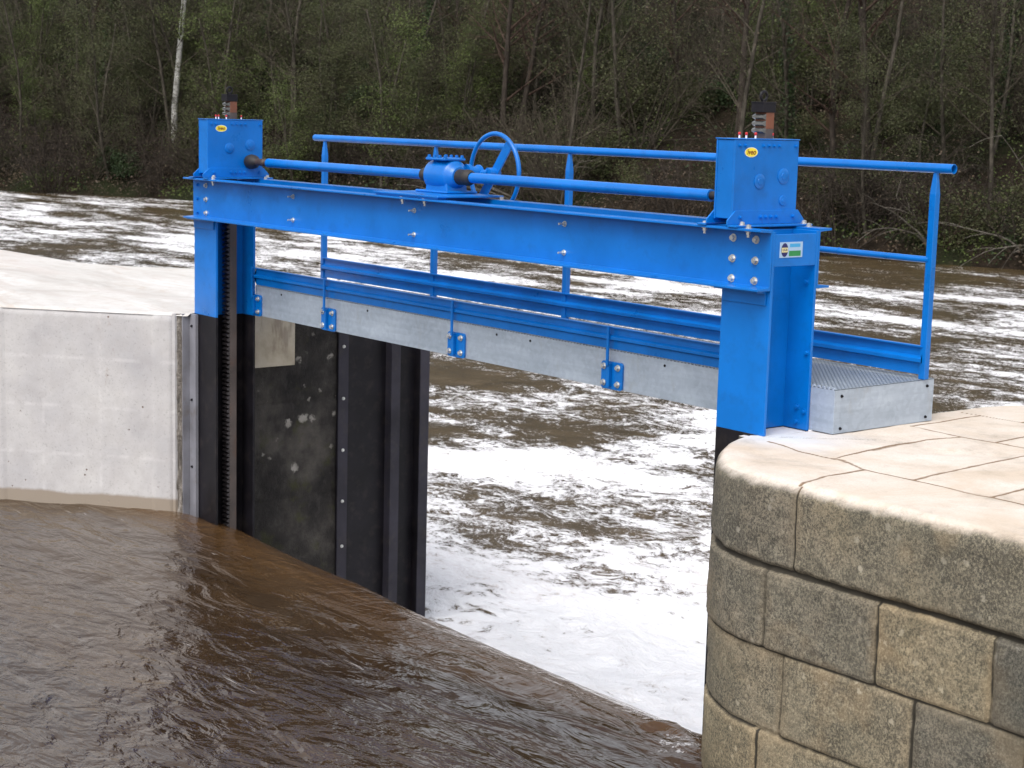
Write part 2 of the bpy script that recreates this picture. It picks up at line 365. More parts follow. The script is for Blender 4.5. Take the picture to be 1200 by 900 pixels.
def ground_mat():
    t = NT('leaf_litter_ground'); p = t.pos()
    n1 = t.noise(p, .35, 6, .65); n2 = t.noise(p, 2.5, 6, .7); n3 = t.noise(p, 14, 5, .75)
    c = t.ramp(n2, [(.3, (.010, .008, .006)), (.5, (.026, .019, .013)), (.7, (.048, .034, .024))])
    c = t.mix(t.ramp(n1, [(.46, 0), (.58, .75)]), c, (.018, .027, .009))
    c = t.mix(t.ramp(n3, [(.54, 0), (.66, .6)]), c, (.065, .047, .034))
    c = t.mix(t.ramp(n3, [(.34, .8), (.46, 0)]), c, (.012, .010, .007))
    return t.set(col=c, rough=.95, spec=.1, norm=t.bump(t.math('ADD', n2, n3), .9, .15))
M['ground'] = ground_mat()
def bark(name, a, b, dark=(.02, .016, .012)):
    t = NT(name); p = t.pos(); n = t.noise(t.map(p, (1, 1, .3)), 9, 5, .7); 
    c = t.ramp(n, [(.3, dark), (.5, a), (.7, b)])
    return t.set(col=c, rough=.9, spec=.15, norm=t.bump(n, .5, .03))
M['bark'] = bark('grey_bark', (.055, .048, .038), (.11, .095, .075), (.02, .017, .013))
M['barkd'] = bark('dark_bark', (.034, .027, .022), (.07, .057, .045))
M['twig'] = bark('twig_bark', (.050, .042, .031), (.092, .077, .058), (.023, .019, .014))
M['twigr'] = bark('red_brown_twig', (.045, .029, .022), (.085, .056, .041), (.025, .017, .013))
M['birch'] = bark('birch_bark', (.42, .41, .38), (.66, .65, .62), (.05, .045, .04))
def leaf(name, a, b):
    t = NT(name); p = t.pos(); n = t.noise(p, 1.2, 3, .6); n2 = t.noise(p, 30, 2)
    c = t.mix(t.ramp(t.math('ADD', t.math('MULTIPLY', n, .6), t.math('MULTIPLY', n2, .4)), [(.38, 0), (.62, 1)]), a, b)
    return t.set(col=c, rough=.6, spec=.25)
M['leafy'] = leaf('young_leaf', (.046, .066, .018), (.105, .135, .035))
M['leafo'] = leaf('olive_leaf', (.033, .040, .016), (.075, .080, .032))
M['ivy'] = leaf('ivy_leaf', (.013, .024, .009), (.038, .062, .020))
M['dry'] = leaf('dry_leaf', (.045, .032, .022), (.11, .08, .052))

# ------------------------------------------------------------------ camera (solved from the photograph's vanishing lines)
cam = bpy.data.cameras.new('camera'); co = bpy.data.objects.new('camera', cam); COL.objects.link(co)
pitch, head, roll = R(8.85517271), R(141.08974619), R(1.51584969)
fw = Vector((math.cos(head)*math.cos(pitch), math.sin(head)*math.cos(pitch), -math.sin(pitch)))
rt = Vector((math.sin(head), -math.cos(head), 0)); up = rt.cross(fw)
c_, s_ = math.cos(roll), math.sin(roll)
rt2 = rt*c_ + up*s_; up2 = up*c_ - rt*s_
CAM = Vector((5.95, -7.0, 1.63625))
co.matrix_world = Matrix(((rt2.x, up2.x, -fw.x, CAM.x), (rt2.y, up2.y, -fw.y, CAM.y), (rt2.z, up2.z, -fw.z, CAM.z), (0, 0, 0, 1)))
cam.sensor_width = 36; cam.lens = 36*2020.24/1200; cam.clip_start = .1; cam.clip_end = 3000
sc.camera = co
cam.dof.use_dof = True; cam.dof.focus_distance = 9.0; cam.dof.aperture_fstop = 8

# ------------------------------------------------------------------ light
w = bpy.data.worlds.new('World'); sc.world = w; w.use_nodes = True
nt = w.node_tree; bg = nt.nodes['Background']
sky = nt.nodes.new('ShaderNodeTexSky'); sky.sky_type = 'NISHITA'; sky.sun_disc = False
SUN_EL, SUN_AZ = 55, 296      # azimuth: direction towards the sun, degrees from +X counter-clockwise
sky.sun_elevation = R(SUN_EL); sky.sun_rotation = R(90 - SUN_AZ); sky.air_density = 1.0; sky.dust_density = 4.0; sky.ozone_density = 1.0
hsv = nt.nodes.new('ShaderNodeHueSaturation'); hsv.inputs['Saturation'].default_value = .30; hsv.inputs['Value'].default_value = 1.85
nt.links.new(sky.outputs[0], hsv.inputs['Color']); nt.links.new(hsv.outputs[0], bg.inputs[0]); bg.inputs[1].default_value = .15
sl = bpy.data.lights.new('sun', 'SUN'); so = bpy.data.objects.new('sun', sl); COL.objects.link(so)
sl.energy = 1.0; sl.angle = R(30); sl.color = (1, .97, .93)
sd = Vector((math.cos(R(SUN_AZ))*math.cos(R(SUN_EL)), math.sin(R(SUN_AZ))*math.cos(R(SUN_EL)), math.sin(R(SUN_EL))))
so.rotation_euler = (-sd).to_track_quat('-Z', 'Y').to_euler(); so.location = (0, 0, 20)
sc.view_settings.view_transform = 'Standard'; sc.view_settings.look = 'None'; sc.view_settings.exposure = 0; sc.view_settings.gamma = 1

# ================================================================== SLUICE GATE
gate = empty('sluice_gate', (-3.26, -.18, 0), 'bright blue steel sluice gate frame with two toothed racks across the channel', 'sluice gate')
ZB0, ZB1 = .768, 1.087
bolt_mesh = {}
def bolt(c, d, parent, r=.013, L=.022, mat='bolt', name='bolt'):
    """hexagonal head on a short shank, pointing along d; meshes are shared"""
    key = (tuple(d), r, L, mat)
    if key not in bolt_mesh:
        m = MB(); D = Vector(d)
        m.cyl((0,0,0), D, r*1.45, .003, 14); m.cyl(D*.003, D, r, r*1.1, 6)
        m.cyl(D*(.003+r*1.1), D, r*.55, max(.002, L-r*1.1), 8)
        me = bpy.data.meshes.new('bolt'); me.from_pydata(m.v, [], m.f); me.materials.append(M[mat]); bolt_mesh[key] = me
    o = bpy.data.objects.new(name, bolt_mesh[key]); COL.objects.link(o); o.parent = parent; o.location = Vector(c) - wl(parent)
    return o

# columns: H section, blue above the pier top, black below
def column(cx, sgn):
    x0, x1 = cx-.175, cx+.175
    def sec(z0, z1, mat, name, parent):
        m = MB(); m.box(x0, x1, -.354, -.336, z0, z1); m.box(x0, x1, -.018, 0, z0, z1); m.box(cx-.006, cx+.006, -.336, -.018, z0, z1)
        return m.build(name, mat, parent, bevel=.002)
    col = sec(0.0, ZB1-.012, M['blue'], 'column', gate)
    lower = sec(-3.6, 0.0, M['black'], 'column_foot', col)
    return col
colL = column(-6.190, 1); colR = column(-.340, -1)
# end plate with the maker's plate on the right hand column
ep = MB(); ep.box(-.175, -.166, -.335, -.019, .894, 1.062); epo = ep.build('end_plate', M['blue'], gate, bevel=.002)
mp = MB(); mp.box(-.1655, -.1635, -.300, -.126, .940, 1.021); mpo = mp.build('maker_plate', M['plate'], epo)
epl = MB(); epl.box(-6.365, -6.356, -.335, -.019, .894, 1.062); epl.build('end_plate', M['blue'], gate, bevel=.002)
for z in (.10, .42): bolt((-.19, -.0185, z), (0,-1,0), colR, .011, .012, 'blue')
for x, z in ((-.22, .80), (-.24, .12), (-.24, .04)): bolt((x, -.0185, z), (0,-1,0), colR, .012, .012, 'blue')

def disc(mb, c, ry, rz, x, n=28):
    mb.add([(x, c[0], c[1])] + [(x, c[0]+ry*math.cos(2*PI*k/n), c[1]+rz*math.sin(2*PI*k/n)) for k in range(n)], [(0, 1+k, 1+(k+1) % n) for k in range(n)])
def text_mesh(name, s, size, mat, parent, x, y, z, shear=0., sx=1.):
    cu = bpy.data.curves.new(name, 'FONT'); cu.body = s; cu.size = size; cu.align_x = 'CENTER'; cu.align_y = 'CENTER'; cu.shear = shear; cu.offset = size*.025
    tmp = bpy.data.objects.new('tmp', cu); COL.objects.link(tmp)
    dg = bpy.context.evaluated_depsgraph_get(); me = bpy.data.meshes.new_from_object(tmp.evaluated_get(dg))
    bpy.data.objects.remove(tmp); bpy.data.curves.remove(cu)
    me.transform(Matrix(((0,0,1,0),(sx,0,0,0),(0,1,0,0),(0,0,0,1))))      # text in the Y-Z plane, read from +X
    me.materials.clear(); me.materials.append(mat)
    o = bpy.data.objects.new(name, me); COL.objects.link(o); o.parent = parent; o.location = Vector((x, y, z)) - wl(parent)
    return o
m = MB(); disc(m, (-.264, .980), .026, .036, -.1629); m.build('logo_disc', M['navy'], mpo)
m = MB(); m.add([(-.1623, -.287, .968), (-.1623, -.241, .968), (-.1623, -.241, .992), (-.1623, -.287, .992)], [(0,1,2,3)]); m.build('logo_band', M['cream'], mpo)
text_mesh('lettering', 'LEGB', .018, M['navy'], mpo, -.1618, -.264, .980, 0, .9)
m = MB(); m.add([(-.1629, -.230, .947), (-.1629, -.140, .947), (-.1629, -.140, .975), (-.1629, -.230, .975)], [(0,1,2,3)]); m.build('green_band', M['green'], mpo)
m = MB(); m.add([(-.1629, -.225, .994), (-.1629, -.145, .994), (-.1629, -.145, 1.012), (-.1629, -.225, 1.012)], [(0,1,2,3)]); m.build('cyan_band', M['cyan'], mpo)

# two channel beams back to back with the columns
def channel(y_web, s, name):
    m = MB(); x0, x1 = -6.36, -.165
    ya, yb = (y_web, y_web - .010) if s < 0 else (y_web, y_web + .010)
    ylo, yhi = min(ya, yb), max(ya, yb)
    # C profile with tapered flanges
    e = y_web + s*.100; t0, t1 = .018, .012
    pts = [(y_web, ZB0), (e, ZB0), (e, ZB0+t1), (yb, ZB0+t0), (yb, ZB1-t0), (e, ZB1-t1), (e, ZB1), (y_web, ZB1)]
    m.prism(pts, 'x', x0, x1)
    return m.build(name, M['blue'], gate, bevel=.002)
beamF = channel(-.356, -1, 'crossbeam'); beamR = channel(.002, 1, 'crossbeam')
for x, z in ((-4.852,1.012),(-4.852,.842),(-3.337,1.000),(-3.337,.842),(-1.81,1.012),(-1.81,.842)): bolt((x, -.366, z), (0,-1,0), beamF, .012, .045)
for x in (-.435, -.270):
    for z in (1.028, .919, .813): bolt((x, -.366, z), (0,-1,0), beamF, .015, .016)
for z in (1.03, .922, .815): bolt((-6.148, -.366, z), (0,-1,0), beamF, .014, .016); bolt((-6.285, -.366, z), (0,-1,0), beamF, .012, .010, 'blue')
for x in (-5.956, -3.412, -3.162, -.607, -.288):
    bolt((x, -.412, ZB1), (0,0,1), beamF, .014, .012); bolt((x, -.412, ZB1-.014), (0,0,-1), beamF, .013, .030)
for x in (-5.956, -3.30, -2.95, -.288): bolt((x, .055, ZB1), (0,0,1), beamR, .014, .012)
# tie bolts between the two beams, and seats under the beam
for cx in (-.340, -6.190):
    st = MB(); st.prism([(-.355, .768), (-.43, .768), (-.43, .758), (-.365, .752), (-.365, .69), (-.355, .69)], 'x', cx-.165, cx+.150)
    st.build('seat_angle', M['blue'], gate, bevel=.002)

# racks
def rack(xc, ybk, z_top, colobj, right):
    x0, x1 = xc-.040, xc+.040; pitch_ = .036; fr = ybk-.062
    g = empty('rack', (xc, ybk-.06, -1.8), parent=gate)
    b = MB(); b.box(x0, x1, fr, ybk, -1.9, 1.60); b.build('rack_bar', M['rack'], g, bevel=.002)
    b = MB(); b.box(x0, x1, fr, ybk, 1.60, z_top-.055); b.build('rack_tip', M['primer'], g, bevel=.002)
    def teeth(za, zb, mat, name, nm=1):
        tb = MB(); z = za
        while z < zb:
            tb.prism([(fr+.001, z), (fr+.001, z+pitch_*.92), (fr-.016, z+pitch_*.74), (fr-.026, z+pitch_*.62), (fr-.026, z+pitch_*.30), (fr-.016, z+pitch_*.18)], 'x', x0+.001, x1-.001)
            z += pitch_
        tb.build(name, mat, g)
    teeth(-1.9, 1.40, M['tooth'], 'teeth'); teeth(1.575, z_top-.06, M['silver'], 'bright_teeth')
    cp = MB(); cp.box(x0-.004, x1+.004, fr-.030, ybk+.004, z_top-.055, z_top-.006); cp.box(x0-.006, x1+.006, fr-.033, ybk+.006, z_top-.006, z_top)
    cpo = cp.build('cap', M['black'], g, bevel=.002)
    e = MB(); n = 20; e.tube([(xc, ybk-.045+.024*math.cos(2*PI*k/n), z_top+.030+.024*math.sin(2*PI*k/n)) for k in range(n)], .0075, 8, closed=True)
    e.cyl((xc, ybk-.045, z_top), (0,0,1), .014, .010, 12)
    e.build('lifting_eye', M['black'], cpo, smooth=True)
    return g
rack(-6.105, -.140, 1.742, colL, False); rack(-.475, -.098, 1.742, colR, True)

# rack boxes on top of the beams
def rackbox(x1, left):
    x0 = x1 - .140; ya, yb = -.420, .070; z0, z1 = 1.128, 1.543
    g = empty('gearbox', ((x0+x1)/2, -.175, z0), parent=gate)
    b = MB(); b.box(x0+.012, x1-.012, ya+.003, yb-.003, z0, z1-.002); b.build('housing', M['blue'], g, bevel=.004)
    b = MB(); b.box(x1-.012, x1, ya, yb, z0-.005, z1-.001); b.box(x0, x0+.012, ya, yb, z0-.005, z1-.001); b.build('side_plate', M['blue'], g, bevel=.004)
    b = MB(); b.box(x0-.004, x1+.003, ya-.004, yb+.004, z1, z1+.006); b.build('lid', M['blue'], g, bevel=.002)
    for s, xx in ((1, x1), (-1, x0)):
        q = MB(); q.prism([(ya-.045, 1.0995), (yb+.055, 1.0995), (yb+.055, 1.122), (yb+.006, 1.172), (ya+.012, 1.172), (ya-.045, 1.122)], 'x', xx+s*.0005, xx+s*.010)
        q.box(min(xx+s*.0105, xx+s*.075), max(xx+s*.0105, xx+s*.075), ya-.045, yb+.055, 1.0890, 1.0985)
        q.build('base_bracket', M['blue'], g, bevel=.0015)
    xb = x1
    for y in (-.37, -.215, -.175, -.135, -.095, .035): bolt((xb+.010, y, 1.138), (1,0,0), g, .009, .010, 'blue')
    for y in (-.385, -.345, -.205, -.165, -.125, -.085, .045): bolt((xb, y, 1.512), (1,0,0), g, .008, .009, 'blue')
    bolt((xb+.045, ya+.03, 1.0985), (0,0,1), g, .013, .010); bolt((xb+.045, yb+.02, 1.0985), (0,0,1), g, .013, .010)
    for y, z, r in ((-.228, 1.325, .040), (-.045, 1.352, .042), (-.040, 1.222, .028)):
        if left and r < .03: continue
        d = MB(); d.lathe((xb, y, z), Vector((1,0,0)), [(0, r), (.004, r), (.006, r*.92), (.0062, r*.45), (.009, r*.42), (.0095, r*.3)], 28); d.build('bearing_cover', M['blue'], g, smooth=True)
    # oval sticker
    sy, sz = -.300, 1.477
    m = MB(); disc(m, (sy, sz), .050, .026, xb+.0015); st = m.build('sticker', M['rim'], g)
    m = MB(); disc(m, (sy, sz), .045, .022, xb+.0022); m.build('sticker_field', M['yellow'], st)
    text_mesh('lettering', 'iveo', .040, M['ink'], st, xb+.0030, sy, sz+.001, .25, .95)
    # grease nipples with red caps round the rack
    for dx, dy in ((.03, -.300), (.035, -.235), (-.03, -.29), (.03, -.10)):
        a = MB(); a.cyl((x0+.07+dx, dy, z1+.006), (0,0,1), .005, .018, 8); nip = a.build('grease_nipple', M['white'], g)
        a = MB(); a.lathe((x0+.07+dx, dy, z1+.022), Vector((0,0,1)), [(0, .006), (.003, .008), (.012, .008), (.016, .004)], 10); a.build('nipple_cap', M['red'], nip, smooth=True)
    return g
boxL = rackbox(-6.030, True); boxR = rackbox(-.400, False)

# drive shafts, couplings, centre gear and handwheel
SY, SZ = -.050, 1.222
def shaft(xa, xb):
    m = MB(); m.tube([(xa, SY, SZ), (xb, SY, SZ)], .034, 24, cap=False); m.tube([(xa, SY, SZ), (xb, SY, SZ)], .030, 24, cap=False)
    o = m.build('drive_shaft', M['blue'], gate, smooth=True)
    for x in (xa, xb-.012):
        m = MB(); m.tube([(x, SY, SZ), (x+.012, SY, SZ)], .0355, 24); m.build('sleeve_end', M['blue'], o, smooth=True)
    return o
shaft(-5.735, -3.665); shaft(-3.150, -.925)
def coupling(xa, xb, prof, mat='rubber'):
    L = xb-xa; m = MB(); m.lathe((xa, SY, SZ), Vector((1,0,0)), [(t*L, r) for t, r in prof], 24); return m.build('shaft_coupling', M[mat], gate, smooth=True)
coupling(-6.025, -5.90, [(0, .052), (.25, .058), (.6, .052), (.8, .036), (1, .022)]); coupling(-5.90, -5.72, [(0, .028), (.3, .024), (.35, .030), (.6, .030), (.65, .022), (1, .022)], 'rusty')
coupling(-3.69, -3.575, [(0, .036), (.1, .044), (.35, .042), (.45, .034), (.55, .045), (1, .052)]); coupling(-3.27, -3.135, [(0, .052), (.5, .050), (.6, .054), (.75, .046), (.8, .052), (1, .040)])
coupling(-.94, -.545, [(0, .024), (.45, .024), (.5, .045), (1, .050)])
gc = empty('centre_gear', (-3.42, SY, 1.12), parent=gate)
pl = MB(); pl.box(-3.72, -2.98, -.440, .095, 1.100, 1.112); pl.box(-3.70, -3.00, -.43, -.36, 1.0885, 1.0995); pl.build('gear_plate', M['blue'], gc, bevel=.002)
hb = MB(); hb.lathe((-3.56, SY, 1.225), Vector((1,0,0)), [(0, .080), (.012, .100), (.03, .106), (.10, .110), (.17, .110), (.235, .106), (.25, .098), (.262, .078), (.290, .062), (.292, .050)], 32)
hb.build('gear_housing', M['blue'], gc, smooth=True)
hb = MB(); hb.prism([(-3.545, 1.113), (-3.295, 1.113), (-3.310, 1.19), (-3.530, 1.19)], 'y', SY-.085, SY+.085); hb.box(-3.60, -3.24, SY-.13, SY+.13, 1.1125, 1.128); hb.build('gear_foot', M['blue'], gc, bevel=.012)
hb = MB(); hb.box(-3.53, -3.31, SY-.10, SY+.08, 1.326, 1.345); gto = hb.build('gear_cover', M['blue'], gc, bevel=.010)
for x in (-3.51, -3.45, -3.39, -3.33):
    for y in (SY-.08, SY+.06): bolt((x, y, 1.345), (0,0,1), gto, .012, .012, 'blue')
hb = MB(); hb.lathe((-3.33, SY+.09, 1.245), Vector((0,1,0)), [(0, .062), (.03, .060), (.035, .046), (.10, .044), (.105, .056), (.118, .056)], 24); hb.build('input_bearing', M['blue'], gc, smooth=True)
WX, WY, WZ, WR = -3.235, .215, 1.250, .262
hw = empty('handwheel', (WX, WY, WZ), parent=gate)
m = MB(); n = 56; m.tube([(WX+WR*math.cos(2*PI*k/n), WY, WZ+WR*math.sin(2*PI*k/n)) for k in range(n)], .0155, 12, closed=True); m.build('wheel_rim', M['blue'], hw, smooth=True)
m = MB(); a = R(52); u = Vector((math.cos(a), 0, math.sin(a))); v = Vector((-math.sin(a), 0, math.cos(a)))
c0 = Vector((WX, WY, WZ)); pts = [c0 + u*s*(WR-.006) + v*t*.036 for s, t in ((-1,-1),(1,-1),(1,1),(-1,1))]
m.add([p + Vector((0, -.006, 0)) for p in pts] + [p + Vector((0, .006, 0)) for p in pts], [(0,1,2,3),(7,6,5,4),(0,4,5,1),(1,5,6,2),(2,6,7,3),(3,7,4,0)])
m.build('spoke', M['blue'], hw, bevel=.002)
m = MB(); m.lathe((WX, WY-.06, WZ), Vector((0,1,0)), [(0, .035), (.09, .035), (.095, .028)], 20); m.tube([(-3.33, SY+.20, 1.245), (WX, WY-.055, WZ)], .022, 14); m.build('hub', M['blue'], hw, smooth=True)
m = MB(); m.cyl((WX, WY+.035, WZ), (0,1,0), .012, .015, 6); m.build('hub_nut', M['bolt'], hw)

# the leaf, sunk below the spilling water
m = MB(); m.box(-6.18, -.35, -.24, -.20, -4.2, -1.98); m.box(-6.17, -.36, -.27, -.24, -2.08, -2.0); m.build('gate_leaf', M['black'], gate, bevel=.003)
for x in (-6.105, -.475):
    m = MB(); m.box(x-.05, x+.05, -.26, -.205, -2.1, -1.86); m.build('rack_lug', M['black'], gate, bevel=.003)

# ================================================================== FOOTBRIDGE
br = empty('footbridge', (-3.0, .42, 0), 'grey galvanised footbridge with blue handrail and kick boards behind the gate beam', 'footbridge')
X0, X1, YA, YB, ZD = -6.02, 0.0, .004, .840, .243
m = MB(); m.box(X0, X1, YA, YA+.006, .004, ZD-.004); m.build('side_panel', M['galv'], br, bevel=.0015)
m = MB(); m.box(X0, X1, YB-.006, YB, .004, ZD-.004); m.build('side_panel', M['galv'], br, bevel=.0015)
m = MB(); m.box(X1-.007, X1-.001, YA+.0065, YB-.0065, .004, ZD-.004); m.build('end_panel', M['galv'], br, bevel=.0015)
m = MB(); m.box(X0, X0+.006, YA+.0065, YB-.0065, .004, ZD-.004); m.build('end_panel', M['galv'], br, bevel=.0015)
m = MB(); m.box(X0+.01, X1-.008, YA+.007, YB-.007, .006, .016); m.build('bottom_plate', M['galv'], br)
# deck: serrated top strips standing on the panels
m = MB(); m.box(X0, X1, YA-.001, YB+.001, ZD-.0035, ZD); dk = m.build('deck', M['grate'], br)
m = MB(); x = X0+.01
while x < X1: 
    m.prism([(x, ZD+.0005), (x+.020, ZD+.0005), (x+.016, ZD+.010), (x+.004, ZD+.010)], 'y', YA+.002, YA+.010)
    x += .034
m.build('deck_serration', M['galv'], dk)
for z in (.205, .03):
    for y in (.06, .78): bolt((-.001, y, z), (1,0,0), br, .006, .004, 'black')
for x in (-5.62, -4.42, -2.90, -2.55, -1.30):
    m = MB(); m.cyl((x, YA, .205), (0,-1,0), .008, .004, 10); m.build('drain_hole', M['black'], br)
# kick boards: folded profile
def kick(y, s, z0, z1, xa, xb):
    h = z1-z0; m = MB()
    p = [(0, 0), (.006, 0), (.006, .36), (.030, .44), (.030, .56), (.006, .64), (.006, .93), (.028, .95), (.028, 1.), (0, 1.), (0, .66), (.024, .57), (.024, .43), (0, .34)]
    m.prism([(y + s*a, z0 + b*h) for a, b in p], 'x', xa, xb); return m.build('kick_board', M['blue'], br, bevel=.001)
kick(-.004, -1, .252, .388, -5.985, -.55); kick(.748, -1, .268, .432, -6.18, -.010)
for x in (-6.0, -4.935, -3.335, -1.755):
    m = MB(); m.box(x-.010, x+.010, -.048, -.036, .15, .392); m.box(x-.011, x+.011, -.036, -.012, .02, .165); p = m.build('kick_post', M['blue'], br, bevel=.002)
    def rr(cx, cz, hw_, hh, r=.02):
        pts = []
        for a0, sx, sz in ((0,1,1),(90,-1,1),(180,-1,-1),(270,1,-1)):
            for k in range(5): a = R(a0+k*22.5); pts.append((cx+sx*(hw_-r)+r*math.cos(a), cz+sz*(hh-r)+r*math.sin(a)))
        return pts
    m = MB(); xx = x+.008 if x > -5.99 else x+.03
    m.prism(rr(xx, .087, .095 if x > -5.99 else .06, .085), 'y', -.011, .003); bp = m.build('bracket_plate', M['blue'], p, bevel=.0015)
    for dx in ((-.070, .058) if x > -5.99 else (.02,)):
        for z in (.140, .038): bolt((xx+dx, -.012, z), (0,-1,0), p, .014, .012)
# handrail
m = MB(); m.tube([(-6.336, .752, 1.411), (.109, .752, 1.411)], .0265, 24, cap=False); m.tube([(-6.336, .752, 1.411), (.109, .752, 1.411)], .0225, 24, cap=False)
for x in (-6.336, .109):
    n = 24; m.add([(x, .752+rr_*math.cos(2*PI*k/n), 1.411+rr_*math.sin(2*PI*k/n)) for rr_ in (.0265, .0225) for k in range(n)], [(k, (k+1) % n, n+(k+1) % n, n+k) for k in range(n)])
m.build('handrail', M['blue'], br, smooth=True)
m = MB(); m.tube([(-6.18, .745, .909), (-.012, .745, .909)], .0185, 18); mr = m.build('mid_rail', M['blue'], br, smooth=True)
m = MB()
for x in (-.66,): m.tube([(x, .745, .909), (x+.006, .745, .909)], .021, 18)
m.build('rail_joint', M['blue'], mr, smooth=True)
for x in (-6.185, -4.640, -3.088, -1.545, -.008):
    m = MB(); w1, w2 = .021, .008
    ring = lambda z, a, b: [(x-a, .752-b, z), (x+a, .752-b, z), (x+a, .752+b, z), (x-a, .752+b, z)]
    v = ring(ZD+.001, w1, .020) + ring(1.27, w1, .020) + ring(1.33, .017, .014) + ring(1.392, .010, .010)
    f = [(3,2,1,0), (12,13,14,15)] + [(i*4+k, i*4+(k+1) % 4, i*4+4+(k+1) % 4, i*4+4+k) for i in range(3) for k in range(4)]
    m.add(v, f); m.build('rail_post', M['blue'], br, bevel=.003)

# ================================================================== RIGHT (MASONRY) PIER
def outline_R():
    pts = []   # (x, y), from the far back edge, round the river side, to the upstream face
    key = [(9.0, 3.6), (4.0, 3.4), (1.2, 2.9), (.35, 2.45), (.0, 2.05), (-.10, 1.75), (-.155, 1.45), (-.165, 1.1), (-.17, .5), (-.17, .03), (-.168, -.355)]
    def seg(a, b, step):
        n = max(1, int(math.dist(a, b)/step)); return [(a[0]+(b[0]-a[0])*k/n, a[1]+(b[1]-a[1])*k/n) for k in range(n)]
    for a, b, st in zip(key[:-1], key[1:], (.3, .12, .06, .03, .03, .03, .03, .03, .03, .02)): pts += seg(a, b, st)
    pts += seg((-.168, -.358), (-.25, -.372), .02)
    cx, cy, r = .60, -.28, .85
    n = 78
    for k in range(n): a = R(186 + (270-186)*k/n); pts.append((cx + r*math.cos(a), cy + r*math.sin(a)))
    pts += seg((.60, -1.13), (2.7, -1.13), .014) + seg((2.7, -1.13), (5.0, -1.13), .05) + seg((5.0, -1.13), (12, -1.13), .25) + [(12, -1.13)]
    return pts
OUT = outline_R()
def jd(v, at): return abs(v-at)
VJ = {0: [.765, 3.05, 4.6, 6.4], 1: [.607-.0, 1.268, 1.879, 2.9, 3.9, 5.0], 2: [.732, 1.495, 2.05, 3.2, 4.4], 3: [.601, 1.3, 2.2, 3.3], 4: [.9, 1.8, 2.9]}
CZ = [-.422, -.815, -1.217, -1.62, -2.0]
TOPSEG = [((.757, -1.10), (.70, -.857)), ((.70, -.857), (.694, -.567)), ((-.05, -.440), (.443, -.462)), ((.443, -.462), (.694, -.567)), ((.694, -.567), (.995, -.561)), ((.995, -.561), (1.29, -.571)), ((1.29, -.571), (1.55, -.56)), ((1.55, -.56), (4, -.52)),
          ((.414, -.44), (.335, .232)), ((.335, .232), (.400, .585)), ((.982, -.555), (.932, -.062)), ((.932, -.062), (.90, .60)), ((1.42, -.565), (1.36, .0)), ((1.36, 0), (1.33, .62)), ((.061, .590), (.401, .585)), ((.401, .585), (.668, .606)), ((.668, .606), (1.4, .63)), ((1.4, .63), (4, .66)),
          ((.597, .605), (.581, .95)), ((.581, .95), (.56, 1.3)), ((1.15, .62), (1.12, 1.3)), ((-.1, 1.25), (.56, 1.28)), ((.56, 1.28), (3, 1.34)), ((.05, .60), (.03, 1.25)), ((.85, 1.3), (.83, 2.0)), ((.3, 1.27), (.28, 2.0)), ((-.1, 1.98), (2.5, 2.03)), ((2.0, -.55), (1.95, .64))]
def dseg(px, py, a, b):
    vx, vy = b[0]-a[0], b[1]-a[1]; t = ((px-a[0])*vx + (py-a[1])*vy)/(vx*vx+vy*vy); t = min(1, max(0, t))
    return math.hypot(px-a[0]-t*vx, py-a[1]-t*vy)
def course_of(z):
    for i, c in enumerate(CZ):
        if z > c: return i
    return len(CZ)
